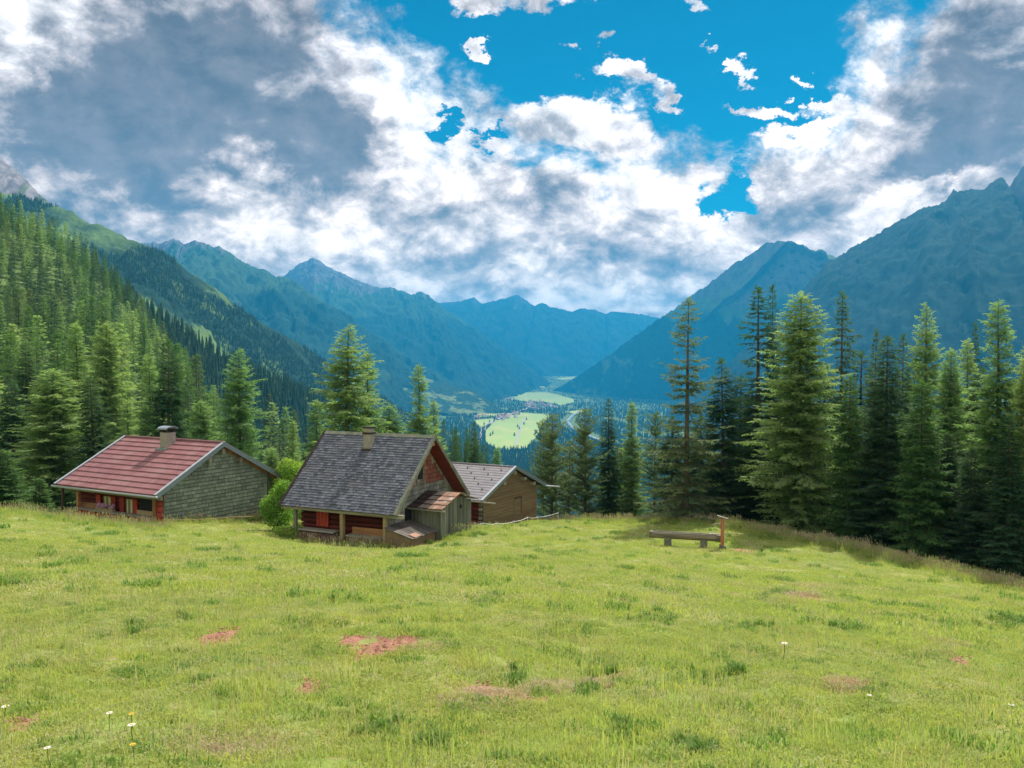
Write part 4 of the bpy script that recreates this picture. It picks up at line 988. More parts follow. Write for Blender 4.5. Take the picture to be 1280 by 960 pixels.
for side in (-1, 1):
    b = HB(R0); roof_board(b, w_, h_, L_, side); b.obj('roof_deck', M['orange_wood'], t1)
    for k in range(11):
        s0 = k * .46; me = course_mesh(R0, w_, h_, L_, side, s0, min(s0 + .475, 5.08), M['red_tile'], seed=k)
        part('tile_course', me, t1)
    # orange board under the roof along the wall
    b = HB(R0); q_ = h_ / w_; xe = 3.74 if side < 0 else 4.3
    b.prism([(0, -.12), (side * xe, -.12 - q_ * xe), (side * xe, -.28 - q_ * xe), (0, -.28)], 1, .30, .355); b.obj('verge_board', M['orange_wood'], t1)
rake_trim(t1, R0, w_, h_, 0, M['metal'], .26); rake_trim(t1, R0, w_, h_, L_ + .06, M['metal'], .2)
b = HB(R0); b.tube([(0, -.02, .03), (0, L_ + .02, .03)], .085, 10); b.obj('ridge_cap', M['red_tile'], t1, smooth=True)
for (x, z) in ((0.0, -.30), (-.92, -.72), (1.28, -.92), (-3.9, -2.42)):
    b = HB(R0); b.box((x - .09, -.02 + .05, z - .30), (x + .09, .45, z - .02)); b.obj('purlin_end', M['greyh_wood'], t1)
b = HB(R0); b.beam((-4.15, .02, -2.58), (-4.15, L_, -2.58), .16, .2); b.obj('eaves_beam', M['greyh_wood'], t1)
b = HB(R0); b.tube([(-4.53, -.1, -2.47), (-4.53, L_ + .4, -2.50)], .06, 8); b.obj('gutter', M['white_metal'], t1, smooth=True)
# porch
b = HB(R0); b.box((-3.42, .54, -6), (-3.28, L_ - .5, -1.95)); b.obj('porch_back_wall', M['dark_wood'], t1)
for k in range(9):
    z = -4.3 + k * .235; b = HB(R0); b.tube([(-3.45, .56, z), (-3.45, L_ - .5, z)], .115, 7); b.obj('wall_log', M['red_log'], t1)
for k in range(9):
    b = HB(R0); z = -4.85 + k * .30; b.box((-3.98, .40, z), (-3.76, .62, z + .25)); b.obj('log_end', M['red_paint'], t1)
for y in (.76, 7.35):
    b = HB(R0); b.box((-4.10, y - .08, -5.2), (-3.94, y + .08, -2.5)); b.obj('porch_post', M['orange_wood'], t1)
b = HB(R0); b.box((-4.35, 8.35, -5.4), (-4.23, 8.47, -2.55)); b.obj('corner_post', M['dark_wood'], t1)
b = HB(R0); b.box((-4.22, .85, -3.74), (-3.80, 7.75, -3.68), jit=.01); b.obj('porch_rail', M['greyh_wood'], t1)
b = HB(R0); b.box((-4.05, .85, -5.4), (-3.97, 7.6, -3.75)); b.obj('parapet', M['red_paint'], t1)
km = shingle_meshes((.16, .2, .24), .2, .03, M['red_paint'])
for row in range(4):
    y = .9
    while y < 7.5:
        wd, me = random.choice(km); part('shingle', me, t1, (-4.052, y + wd / 2, -3.96 - row * .2 + R0), (0, 0, R(-90))); y += wd + .01
def window(t_, R0, x, ya, yb, za, zb, sh=True):
    b = HB(R0)
    for (p0, p1) in (((ya, za), (yb, za + .05)), ((ya, zb - .05), (yb, zb)), ((ya, za), (ya + .05, zb)), ((yb - .05, za), (yb, zb)), (((ya + yb) / 2 - .02, za), ((ya + yb) / 2 + .02, zb))):
        b.box((x - .05, p0[0], p0[1]), (x, p1[0], p1[1]))
    f_ = b.obj('window', M['tan_wood'], t_)
    b = HB(R0); b.box((x - .015, ya, za), (x - .01, yb, zb)); b.obj('pane', M['glass'], f_)
    b = HB(R0); b.box((x - .028, ya + .05, za + .05), (x - .018, ya + (yb - ya) * .42, zb - .05)); b.box((x - .028, yb - (yb - ya) * .3, za + .05), (x - .018, yb - .05, zb - .05)); b.obj('curtain', M['curtain'], f_)
window(t1, R0, -3.56, 5.02, 5.66, -3.72, -2.95); window(t1, R0, -3.56, 3.12, 3.70, -3.78, -2.95)
for ya in (5.95, 4.62, 3.86, 2.72):
    b = HB(R0)
    for k in range(3): b.box((-3.64, ya + k * .125, -3.82), (-3.60, ya + k * .125 + .115, -2.92))
    b.box((-3.66, ya, -3.1), (-3.64, ya + .365, -3.03)); b.box((-3.66, ya, -3.7), (-3.64, ya + .365, -3.63)); b.obj('shutter', M['red_paint'], t1)
b = HB(R0); b.box((-3.60, 1.5, -4.6), (-3.57, 2.55, -2.7)); b.obj('door_opening', M['dark'], t1)
b = HB(R0); b.box((-3.75, .95, -3.95), (-3.70, 2.6, -3.45)); b.obj('bench_back', M['tan_wood'], t1)
b = HB(R0); b.box((-3.80, 6.1, -3.75), (-3.74, 7.6, -3.38)); b.obj('bench_back', M['orange_wood'], t1)
def flowers(seed, n_, ya, yb, x, z, R0):
    q_ = np.random.default_rng(seed); c_ = np.stack([x + q_.normal(0, .07, n_), q_.uniform(ya, yb, n_), z + R0 + q_.normal(0, .08, n_)], 1)
    a = q_.normal(0, 1, (n_, 3)); a /= np.linalg.norm(a, axis=1, keepdims=True); b_ = np.cross(a, q_.normal(0, 1, (n_, 3))); b_ /= np.linalg.norm(b_, axis=1, keepdims=True); s_ = .04
    return np.stack([c_ - a * s_, c_ + b_ * s_, c_ + a * s_, c_ - b_ * s_], 1).reshape(-1, 3)
tfb = thing('flower_box', tuple(t1.matrix_basis @ Vector((-4.02, 4.95, -3.68 + R0))), R(90) - HUTS['h1'][1], 'long wooden flower box with pink blossoms on the porch rail of the red roofed hut', 'flower box')
mb = MB(); mb.box((-.1, -.78, 0), (.1, .78, .16)); mb.obj('planter', M['tan_wood'], tfb)
V_ = flowers(3, 500, -.75, .75, 0, .27, 0); part('blossoms', tri_mesh('blossoms', V_, np.arange(len(V_)).reshape(-1, 4), M['pink']), tfb)
V_ = flowers(4, 260, -.75, .75, -.02, .2, 0); part('leaves', tri_mesh('leaves', V_, np.arange(len(V_)).reshape(-1, 4), M['weed'], {'tone': np.zeros(len(V_))}), tfb)
# chimney (part of the hut) with arched metal hood
b = HB(R0); b.box((-.85, 3.78, -1.0), (-.25, 4.40, .50)); ch = b.obj('chimney', M['concrete'], t1)
b = HB(R0); b.box((-1.05, 3.66, -.66), (-.15, 4.55, -.40), jit=.02); b.obj('flashing', M['metal'], ch)
for x in (-.80, -.30):
    for y in (3.83, 4.35):
        b = HB(R0); b.box((x - .03, y - .03, .50), (x + .03, y + .03, .72)); b.obj('hood_leg', M['dark_wood'], ch)
b = HB(R0); b.box((-.76, 3.88, .5), (-.34, 4.3, .66)); b.obj('flue', M['dark'], ch)
b = HB(R0); k = 10; arc = [(-.55 + .42 * math.cos(math.pi * i / k), .70 + .17 * math.sin(math.pi * i / k)) for i in range(k + 1)]; inn = [(-.55 + .38 * math.cos(math.pi * i / k), .67 + .15 * math.sin(math.pi * i / k)) for i in reversed(range(k + 1))]
b.prism(arc + inn, 1, 3.68, 4.5); b.obj('hood', M['metal'], ch)

# ---- hut with grey shingle roof
t2, w_, h_, L_, R0 = frame('h2', 'grey_shingled_hut', 'old hut with steep grey shingle roof, open red porch and leaning annex, in the middle', 'hut')
OV = .80
b = HB(R0); gable_wall(b, w_, h_, OV, .16, -3.05, 3.3, -5.9, .16); b.obj('gable_wall', M['shingle_grey'], t2)
b = HB(R0); gable_wall(b, w_, h_, L_ - .6, .16, -2.5, 3.3, -6, .16); b.obj('back_wall', M['red_log'], t2)
b = HB(R0); b.box((3.14, OV + .16, -6), (3.3, L_ - .6, -3.2)); b.obj('rear_wall', M['red_log'], t2)
kg = shingle_meshes((.24, .29, .34), .26, .035, M['shingle_grey']); kr = shingle_meshes((.22, .27, .32), .26, .035, M['shingle_red'])
def choose(x, z): return kr if (z > -2.75 and random.random() < .5 + .5 * min(1, max(0, (x + .3) * .9 + (z + 2.2) * .5))) else kg
skip2 = lambda x, z: (-.62 < x < .22 and -2.55 < z < -1.42) or (x > -1.75 and x < -.9 and z < -3.62 + .3)
print('h2 shingles', shingle_wall(t2, R0, w_, h_, OV - .005, -3.0, 3.28, -4.9, -.4, .235, kg, .26, choose, skip2))
b = HB(R0); b.box((-.52, OV - .02, -2.38), (.02, OV + .01, -1.62)); wn = b.obj('gable_window', M['dark'], t2)
for bx in (((-.60, -2.46), (-.52, -1.55)), ((.02, -2.46), (.12, -1.55)), ((-.60, -1.62), (.12, -1.54)), ((-.60, -2.46), (.12, -2.38))):
    b = HB(R0); b.box((bx[0][0], OV - .06, bx[0][1]), (bx[1][0], OV - .008, bx[1][1])); b.obj('frame', M['grey_wood'], wn)
b = HB(R0); b.box((-1.66, OV - .012, -5.2), (-1.02, OV - .004, -3.55)); b.obj('doorway', M['dark'], t2)
sl_ = math.hypot(w_, h_)
for side in (-1, 1):
    b = HB(R0); roof_board(b, w_, h_, L_, side, .11); b.obj('roof_deck', M['red_log'], t2)
    ex = np.array([side * w_ / sl_, 0, -h_ / sl_]); nn = np.array([side * h_ / sl_, 0, w_ / sl_]); V_ = []; T_ = []; tn = []
    nr_ = 31; pit = (sl_ + .04) / nr_; base8 = None
    for row in range(nr_):
        y = -.05 - random.uniform(0, .15)
        while y < L_ + .02:
            wd = random.uniform(.15, .29); y0, y1 = max(y, -.05), min(y + wd - .012, L_ + .05); y += wd
            if y1 - y0 < .05: continue
            s0 = row * pit; s1 = s0 + pit * random.uniform(1.02, 1.16); l0, l1 = .006, random.uniform(.028, .046); tl = random.uniform(-.006, .006)
            n0 = len(V_)
            for (s_, y_, l_) in ((s0, y0, l0), (s0, y1, l0), (s1, y1, l1 + tl), (s1, y0, l1 - tl), (s1, y1, l1 - .026), (s1, y0, l1 - .026)):
                p = ex * s_ + nn * l_; V_.append((p[0], y_, p[2] + R0))
            T_ += [(n0, n0 + 1, n0 + 2, n0 + 3), (n0 + 3, n0 + 2, n0 + 4, n0 + 5)]
            tn += [random.random() ** 1.3] * 6
    me = tri_mesh('roof_shingles', np.array(V_), np.array(T_), M['roof_shingle'], {'tone': np.array(tn)})
    o = part('roof_shingles', me, t2, kind='stuff')
rake_trim(t2, R0, w_, h_, 0, M['grey_wood'], .20, .045, .03); rake_trim(t2, R0, w_, h_, L_ + .07, M['dark_wood'], .2, .045, .05)
b = HB(R0); b.prism([(-.14, -.08), (0, .07), (.14, -.08), (0, -.02)], 1, -.03, L_ + .03); b.obj('ridge_board', M['grey_wood'], t2)
b = HB(R0); b.beam((-3.52, -.35, -3.62), (-3.52, L_ + .1, -3.62), .16, .17); b.obj('eaves_beam', M['greyh_wood'], t2)
for x, z in ((-3.2, -3.42), (0, -.42), (3.2, -3.42)):
    b = HB(R0); b.beam((x, .06, z), (x, OV + .1, z), .15, .15); b.obj('purlin_end', M['orange_wood'], t2)
b = HB(R0); b.box((-2.56, OV + .16, -6), (-2.44, L_ - .5, -2.6)); b.obj('porch_back_wall', M['dark_wood'], t2)
for k in range(8):
    z = -5.2 + k * .27; b = HB(R0); b.tube([(-2.60, OV, z), (-2.60, L_ - .45, z)], .13, 7); b.obj('wall_log', M['red_log'], t2)
for i, (y, wd) in enumerate(((.84, .13), (3.38, .19), (6.35, .16))):
    b = HB(R0); b.box((-3.38 - wd / 2, y - wd / 2, -5.7), (-3.38 + wd / 2, y + wd / 2, -3.68)); b.obj('porch_post', M['tan_wood'] if i < 2 else M['grey_wood'], t2)
b = HB(R0)
for k in range(4): b.box((-2.80, 4.72 + k * .19, -4.62), (-2.76, 4.72 + k * .19 + .175, -3.72))
b.obj('red_shutter', M['red_paint'], t2)
b = HB(R0); b.box((-3.42, 3.9, -4.78), (-2.9, 6.2, -4.72), jit=.015); b.obj('bench', M['greyh_wood'], t2)
b = HB(R0); b.box((-3.42, 1.0, -4.86), (-2.85, 3.2, -4.80), jit=.015); b.obj('bench', M['greyh_wood'], t2)
b = HB(R0); b.box((-2.95, 1.1, -4.80), (-2.90, 3.1, -4.45), jit=.01); b.obj('bench_back', M['orange_wood'], t2)
# stacked firewood under the porch
logm = MB().tube([(-.22, 0, 0), (.22, 0, 0)], .055, 7).mesh('log', wood('split_firewood', (.10, .05, .04), (.26, .17, .13), (3, 3, 3)))
for (ya, yb, lb) in ((3.75, 6.1, 'stack of firewood under the left half of the porch bench'), (1.05, 3.2, 'stack of firewood under the right half of the porch bench')):
    o_ = t2.matrix_basis @ Vector((-3.22, (ya + yb) / 2, -5.25 + R0)); tw = thing('firewood_stack', o_, R(90) - HUTS['h2'][1], lb, 'firewood', 'firewood stacks in the porch')
    for r2 in range(4):
        for c2 in range(int((yb - ya) / .115)):
            part('log', logm, tw, (random.uniform(-.03, .03), (ya - yb) / 2 + .06 + c2 * .115 + (r2 % 2) * .05, .05 + r2 * .1), (random.uniform(0, 3), 0, random.uniform(-.05, .05)))
b = HB(R0); b.box((-.80, 3.50, -1.4), (-.40, 3.93, .36)); ch = b.obj('chimney', M['concrete'], t2)
b = HB(R0); b.box((-.84, 3.46, .36), (-.36, 3.97, .43)); b.obj('chimney_cap', M['dark'], ch)
b = HB(R0); b.box((-.93, 3.42, -.95), (-.36, 4.0, -.72), jit=.02); b.obj('flashing', M['dark_wood'], ch)
b = HB(R0); b.box((-.86, 3.46, .05), (-.34, 3.97, .14)); b.obj('chimney_collar', M['dark_wood'], ch)
# annex with vertical planks
XA, XB, YF, ZT, ZP = -1.10, 2.12, -1.0, -3.44, -2.93
xc = .42; nA_ = 17; wA_ = (XB - XA) / nA_
for k in range(nA_):
    x0 = XA + k * wA_; x1 = x0 + wA_ - .012; f_ = lambda x: ZP - .10 - (ZP - ZT) * abs(x - xc) / (XB - xc) if x > xc else ZP - .10 - (ZP - ZT) * abs(x - xc) / (xc - XA)
    b = HB(R0); j = random.uniform(-.012, .012); zb = -5.75
    b.prism([(x0, zb), (x1, zb), (x1, f_(x1)), (x0, f_(x0))], 1, YF + j, YF + .03 + j); b.obj('plank', M['grey_wood'], t2, label=None)
for k in range(8):
    y0 = YF + .04 + k * .215; b = HB(R0); b.box((XA - .015 + random.uniform(-.01, .01), y0, -5.7), (XA + .02, y0 + .2, ZT - .04)); b.obj('plank', M['grey_wood'], t2)
b = HB(R0); b.box((XB - .03, YF + .04, -5.8), (XB, OV - .02, ZT - .04)); b.obj('annex_side_wall', M['grey_wood'], t2)
b = HB(R0); b.box((xc + .42, YF - .03, -3.80), (xc + .60, YF + .02, -3.62)); b.obj('vent_hole', M['dark'], t2)
b = HB(R0); b.prism([(xc - .45, ZP - .22), (xc + .45, ZP - .22), (xc, ZP - .03)], 1, YF - .05, YF - .02); b.obj('gable_panel', M['red_paint'], t2)
for side, xe, ze in ((-1, XA - .32, ZT - .10), (1, XB + .25, ZT - .10)):
    nS = 5
    for r2 in range(4):
        for k in range(10):
            f0, f1 = r2 / 4, min(1.03, (r2 + 1.12) / 4); xa_, xb_ = xc + (xe - xc) * f0, xc + (xe - xc) * f1; za_, zb_ = ZP + (ze - ZP) * f0, ZP + (ze - ZP) * f1
            y0 = YF - .28 + k * .208; lf = random.uniform(.0, .02); b = HB(R0)
            rusty = side < 0 and k < 4
            b.prism([(xa_, za_ + .0), (xb_, zb_ + .03 + lf), (xb_, zb_ + .065 + lf), (xa_, za_ + .03)], 1, y0 + random.uniform(-.02, .02), y0 + .20)
            b.obj('roof_board', M['rust'] if rusty else (M['mossy_roof'] if side > 0 else M['dark_wood']), t2)
b = HB(R0); b.beam((XA - .34, YF - .45, ZT - .16), (XA - .34, OV - .05, ZT - .13), .09, .07); b.obj('annex_gutter', M['greyh_wood'], t2)
# wood box with plank lid
tb = thing('wood_box', tuple(t2.matrix_basis @ Vector((-2.4, -.22, -5.25 + R0))), R(90) - HUTS['h2'][1], 'brown wooden box with slanting plank lid beside the annex of the grey shingled hut', 'box')
mb = MB(); mb.box((-1.08, -.55, -.4), (1.08, -.50, .60)); mb.obj('front_board', M['brown_plank'], tb)
for x in (-1.10, 1.04):
    mb = MB(); mb.prism([(-.50, -.4), (.95, -.4), (.95, .98), (-.50, .60)], 0, x, x + .05); mb.obj('side_board', M['brown_plank'], tb)
for k in range(11):
    x0 = -1.18 + k * .214; mb = MB(); j = random.uniform(0, .02); ln_ = random.uniform(-.03, .03); mb.prism([(-.68 + ln_, .60 + j), (.98, 1.02 + j), (.98, 1.05 + j), (-.68 + ln_, .63 + j)], 0, x0, x0 + .195)
    mb.obj('lid_plank', M['lid_wood'], tb)
mb = MB(); mb.prism([(-.66, .655), (-.30, .76), (-.30, .78), (-.66, .675)], 0, -.95, -.35); mb.obj('metal_sheet', M['rust'], tb)

# ---- brown hut
t3, w_, h_, L_, R0 = frame('h3', 'brown_plank_hut', 'brown boarded hut with grey brown roof behind the annex, right of the other huts', 'hut')
xa, xb, yw = -3.60, 3.55, .36
b = HB(R0); gable_wall(b, w_, h_, yw + .03, .14, xa, xb, -5.2, .13); b.obj('gable_wall', M['dark_wood'], t3)
nP = 22
for k in range(nP):
    z0 = -4.62 + k * .205; z1 = z0 + .197; q_ = w_ / h_
    f_ = lambda x, z: z < -h_ / w_ * abs(x) - .15
    xl = max(xa, -q_ * (-z1 - .14)) if z1 > -h_ / w_ * abs(xa) - .14 else xa; xr = min(xb, q_ * (-z1 - .14)) if z1 > -h_ / w_ * xb - .14 else xb
    xl0 = max(xa, -q_ * (-z0 - .14)); xr0 = min(xb, q_ * (-z0 - .14))
    if xr - xl < .1: continue
    b = HB(R0); b.prism([(xl0, z0 + .012), (xr0, z0 + .012), (xr, z1), (xl, z1)], 1, yw - random.uniform(.0, .02), yw + .029); b.obj('plank', M['brown_plank'], t3)
b = HB(R0); b.box((xa, yw + .17, -5.4), (xa + .15, L_, -1.85)); b.obj('side_wall', M['red_log'], t3)
for k in range(9):
    b = HB(R0); z = -4.4 + k * .28; b.box((xa - .22, yw + .05, z), (xa - .0, yw + .22, z + .2)); b.obj('log_end', M['grey_wood'], t3)
    b = HB(R0); b.tube([(xa - .05, yw + .22, z + .1), (xa - .05, L_ - .4, z + .1)], .12, 7); b.obj('wall_log', M['red_log'], t3)
b = HB(R0); b.box((xb - .15, yw + .17, -5.8), (xb, L_, -1.7)); b.obj('rear_wall', M['brown_plank'], t3)
b = HB(R0); gable_wall(b, w_, h_, L_ - .5, .14, xa, xb, -6, .13); b.obj('back_wall', M['brown_plank'], t3)
b = HB(R0); sh = None
for k in range(5): b.box((.30 + k * .19, yw - .05, -3.28), (.30 + k * .19 + .18, yw - .018, -2.18))
sh = b.obj('shutter', M['brown_plank'], t3)
b = HB(R0); b.box((.30, yw - .07, -2.20), (1.25, yw - .051, -2.12)); b.box((1.20, yw - .07, -3.3), (1.27, yw - .051, -2.2)); b.obj('frame', M['dark_wood'], sh)
b = HB(R0); b.box((xa, yw - .04, -4.78), (xb, yw + .02, -4.64)); b.obj('base_board', M['dark_wood'], t3)
for side in (-1, 1):
    b = HB(R0); roof_board(b, w_, h_, L_, side, .10); b.obj('roof_deck', M['dark_wood'], t3)
    for k in range(14):
        s0 = k * .327; part('tile_course', course_mesh(R0, w_, h_, L_, side, s0, min(s0 + .335, 4.58), M['brown_tile'], amp=.004, per=.33, lift=.03, seed=40 + k), t3)
sg = MB().box((-.05, -.02, 0), (.05, .02, .09)).mesh('snow_guard', M['dark'])
sl_ = math.hypot(w_, h_)
for k in range(6):
    for j in range(5):
        s_ = .65 + k * .66; y = .8 + j * 1.35 + (k % 2) * .67
        part('snow_guard', sg, t3, (-w_ / sl_ * s_, y, -h_ / sl_ * s_ + R0 + .03))
rake_trim(t3, R0, w_, h_, 0, M['metal'], .20); rake_trim(t3, R0, w_, h_, L_ + .06, M['metal'], .2)
b = HB(R0); b.tube([(0, 0, .02), (0, L_, .02)], .07, 8); b.obj('ridge_cap', M['brown_tile'], t3, smooth=True)
for side, ln_ in ((-1, -.95), (1, -1.1)):
    b = HB(R0); b.tube([(side * (w_ + .06), ln_, -h_ - .08), (side * (w_ + .06), L_, -h_ - .06)], .055, 8); b.obj('gutter', M['greyh_wood'] if side < 0 else M['white_metal'], t3, smooth=True)
for x, z in ((1.40, -.80), (2.70, -1.28), (-1.4, -.80), (0, -.25)):
    b = HB(R0); b.box((x - .16, .04, z - .22), (x + .16, yw, z - .02)); b.obj('purlin_end', M['greyh_wood'], t3)

# ------------------------------------------------------------------ log trough with spout post
pl, pr = at(812, 666.5, 44.4), at(902, 671.5, 43.3)
ctr = (pl + pr) / 2; yaw = math.atan2(pr[1] - pl[1], pr[0] - pl[0]); Lg = float(np.hypot(*(pr - pl)[:2]))
g0 = float(zg(ctr[0], ctr[1])); tt = thing('log_trough', (ctr[0], ctr[1], g0), yaw, 'hollowed log water trough lying on two short log supports in the meadow', 'trough')
zc = ctr[2] - g0
k = 14; outer = [(.235 * math.cos(a), .235 * math.sin(a)) for a in np.linspace(math.radians(150), math.radians(390), k)]
full = [(y, z + zc) for y, z in outer]
U_ = full + [(.125, zc + .115), (.11, zc - .06), (-.11, zc - .06), (-.125, zc + .115)]
for nm, x0, x1, py_ in (('trough_body', -Lg / 2 + .18, Lg / 2 - .28, U_), ('trough_end', -Lg / 2, -Lg / 2 + .18, full), ('trough_end', Lg / 2 - .28, Lg / 2, full)):
    mb = MB(); mb.prism(py_, 0, x0, x1); mb.obj(nm, M['trough_wood'], tt)
mb = MB(); mb.box((-Lg / 2 + .18, -.115, zc + .04), (Lg / 2 - .28, .115, zc + .05)); mb.obj('water', M['water'], tt)
for s_ in (-1, 1):
    mb = MB(); mb.box((-Lg / 2 + .02, s_ * .15 - .025, zc + .116), (Lg / 2 - .05, s_ * .15 + .025, zc + .128), jit=.004); mb.obj('rim', M['greyh_wood'], tt)
mb = MB(); mb.box((Lg / 2 - .62, -.15, zc + .13), (Lg / 2 - .22, .15, zc + .17)); mb.obj('overflow_board', M['greyh_wood'], tt)
for px in (835.5, 880):
    x = (px - 857) / 90 * Lg
    gl = float(zg(*(tt.matrix_basis @ Vector((x, 0, 0)))[:2])) - g0
    mb = MB(); mb.tube([(x, -.26, gl + .10), (x, .26, gl + .10)], .19, 10); mb.box((x - .17, -.2, gl + .22), (x + .17, .2, zc - .15), jit=.02); mb.obj('log_support', M['stone'], tt)
pb = hit(902, 684); pb = at(903, 683, 43.0); gz = float(zg(pb[0], pb[1]))
tp = thing('spout_post', (pb[0], pb[1], gz), yaw, 'orange brown post with slanting cap board and spout at the right end of trough', 'water post')
topz = at(903, 648, 43.0)[2] - gz
mb = MB(); mb.box((-.09, -.08, .02), (.09, .08, topz)); mb.obj('post', M['post_wood'], tp)
mb = MB(); mb.beam((-.27, 0, topz + .13), (.27, 0, topz - .02), .26, .05); mb.obj('cap_board', M['greyh_wood'], tp)
mb = MB(); zs = at(903, 656, 43)[2] - gz; mb.tube([(-.08, 0, zs + .03), (-.30, .01, zs + .03), (-.52, .02, zs - .06)], [.045, .04, .035], 8); mb.obj('spout', M['greyh_wood'], tp)
mb = MB(); mb.box((-.16, -.15, -.25), (.18, .15, .17), jit=.03); mb.obj('base_block', M['stone'], tp)

# ------------------------------------------------------------------ electric fences
def efence(name, label, posts, sag=.06, tape=True, col=M['white']):
    P_ = []
    for px, tpy, bpy_, D in posts:
        p = at(px, bpy_, D); z = float(zg(p[0], p[1])); top = at(px, tpy, D)[2]; P_.append((p[0], p[1], z, max(top, z + .3)))
    o0 = P_[0]; t_ = thing(name, (o0[0], o0[1], o0[2]), 0, label, 'fence')
    for (x, y, z, tz) in P_:
        mb = MB(); mb.tube([(x - o0[0], y - o0[1], z - .1 - o0[2]), (x - o0[0], y - o0[1], tz - o0[2] + .04)], .022, 6); mb.obj('fence_post', col, t_)
    for a, c_ in zip(P_[:-1], P_[1:]):
        pts = [(a[0] + (c_[0] - a[0]) * u - o0[0], a[1] + (c_[1] - a[1]) * u - o0[1], a[3] + (c_[3] - a[3]) * u - o0[2] - sag * 4 * u * (1 - u)) for u in np.linspace(0, 1, 7)]
        mb = MB(); mb.tube(pts, .016, 5); mb.obj('tape', col, t_)
efence('electric_fence', 'white electric fence with sagging tape in front of the brown plank hut', [(593.8, 654, 665, 49.5), (604, 657.5, 670, 50), (621.9, 659, 671, 51), (642.5, 653.5, 668, 53.5), (659.6, 649, 662, 56.5), (671.5, 648, 657, 59), (697.5, 641, 656, 60)])
efence('pasture_fence', 'thin pale fence line before the green grey gable of the red roofed hut', [(206, 652.5, 658, 43.7), (250, 649.5, 657, 45.6), (291.3, 646, 657, 47.6), (333, 645, 654, 50.3)], .02, col=M['tan_wood'])

# ------------------------------------------------------------------ grass
def tuft(seed, n_, h_, rad, wd, lean, mat, tone=(0, 1), seg=2):
    q_ = np.random.default_rng(seed); V_ = []; T_ = []; tn = []
    for k in range(n_):
        a = q_.uniform(0, 6.28); r0 = rad * math.sqrt(q_.random()); x, y = r0 * math.cos(a), r0 * math.sin(a); H_ = h_ * q_.uniform(.45, 1.15); b_ = q_.uniform(0, 6.28); ln_ = lean * H_ * q_.uniform(.3, 1.3)
        dx_, dy_ = math.cos(b_), math.sin(b_); c_ = b_ + 1.57 + q_.normal(0, .4); sx, sy = math.cos(c_) * wd / 2, math.sin(c_) * wd / 2; n0 = len(V_); tv = q_.uniform(*tone)
        V_ += [(x - sx, y - sy, -.02), (x + sx, y + sy, -.02), (x + dx_ * ln_ * .35 - sx * .8, y + dy_ * ln_ * .35 - sy * .8, H_ * .6), (x + dx_ * ln_ * .35 + sx * .8, y + dy_ * ln_ * .35 + sy * .8, H_ * .6), (x + dx_ * ln_, y + dy_ * ln_, H_)]
        T_ += [(n0, n0 + 1, n0 + 3), (n0, n0 + 3, n0 + 2), (n0 + 2, n0 + 3, n0 + 4)]; tn += [tv] * 5
    return tri_mesh('tuft', np.array(V_), np.array(T_), mat, {'tone': np.array(tn)})
def seed_stalk(seed, n_, h_, rad, mat, head=.05):
    q_ = np.random.default_rng(seed); V_ = []; T_ = []; tn = []
    for k in range(n_):
        a = q_.uniform(0, 6.28); r0 = rad * math.sqrt(q_.random()); x, y = r0 * math.cos(a), r0 * math.sin(a); H_ = h_ * q_.uniform(.6, 1.2); l1, l2 = q_.normal(0, .12, 2) * H_; w0 = .0028; n0 = len(V_)
        V_ += [(x - w0, y, 0), (x + w0, y, 0), (x + l1 + w0, y + l2, H_), (x + l1 - w0, y + l2, H_), (x + l1, y + l2, H_ - head), (x + l1 + head * .18, y + l2, H_), (x + l1, y + l2, H_ + head), (x + l1 - head * .18, y + l2 + .01, H_), (x + l1, y + l2 + head * .18, H_), (x + l1, y + l2 - head * .18, H_)]
        T_ += [(n0, n0 + 1, n0 + 2), (n0, n0 + 2, n0 + 3), (n0 + 4, n0 + 5, n0 + 6), (n0 + 4, n0 + 6, n0 + 7), (n0 + 4, n0 + 8, n0 + 6), (n0 + 4, n0 + 6, n0 + 9)]; tn += [.5 + q_.normal(0, .2)] * 10
    return tri_mesh('stalk', np.array(V_), np.array(T_), mat, {'tone': np.array(tn)})
G = [tuft(1, 90, .027, .16, .006, 1.6, M['grass']), tuft(2, 60, .036, .14, .006, 1.2, M['grass'], (.3, 1)), tuft(3, 70, .022, .18, .013, 1.7, M['grass'], (0, .6)), tuft(4, 30, .065, .12, .006, .7, M['grass'], (.4, 1)),
     tuft(5, 40, .035, .18, .007, 1.6, M['dry_grass']), tuft(6, 40, .055, .12, .014, 1.1, M['weed']), seed_stalk(7, 6, .20, .2, M['dry_grass'], .03), seed_stalk(8, 9, .20, .2, M['grass'], .03)]
Gf = [tuft(11, 80, .045, .42, .013, 1.3, M['grass']), tuft(12, 70, .038, .42, .014, 1.3, M['grass'], (0, .6)), tuft(13, 50, .08, .35, .015, .7, M['grass'], (.4, 1)), tuft(14, 40, .07, .40, .018, 1.2, M['dry_grass']), tuft(15, 44, .15, .25, .030, .9, M['weed']), seed_stalk(16, 7, .22, .4, M['dry_grass'], .05)]
def zone(dmin, dmax, per, seedn):
    q_ = np.random.default_rng(seedn); area = .5 * 1.62 * (dmax ** 2 - dmin ** 2); n_ = int(area * per)
    d_ = np.sqrt(q_.uniform(dmin ** 2, dmax ** 2, n_)); x = d_ * q_.uniform(-.81, .81, n_)
    return x, d_, q_
HB_ = []
for key, (x0, x1, y0, y1) in {'h1': (-3.9, 4.3, .3, 8.6), 'h2': (-3.2, 3.3, .7, 6.6), 'h3': (-3.6, 3.6, .3, 7.4)}.items():
    pk, yw_, *_r = HUTS[key]; HB_.append((pk, yw_, x0, x1, y0, y1))
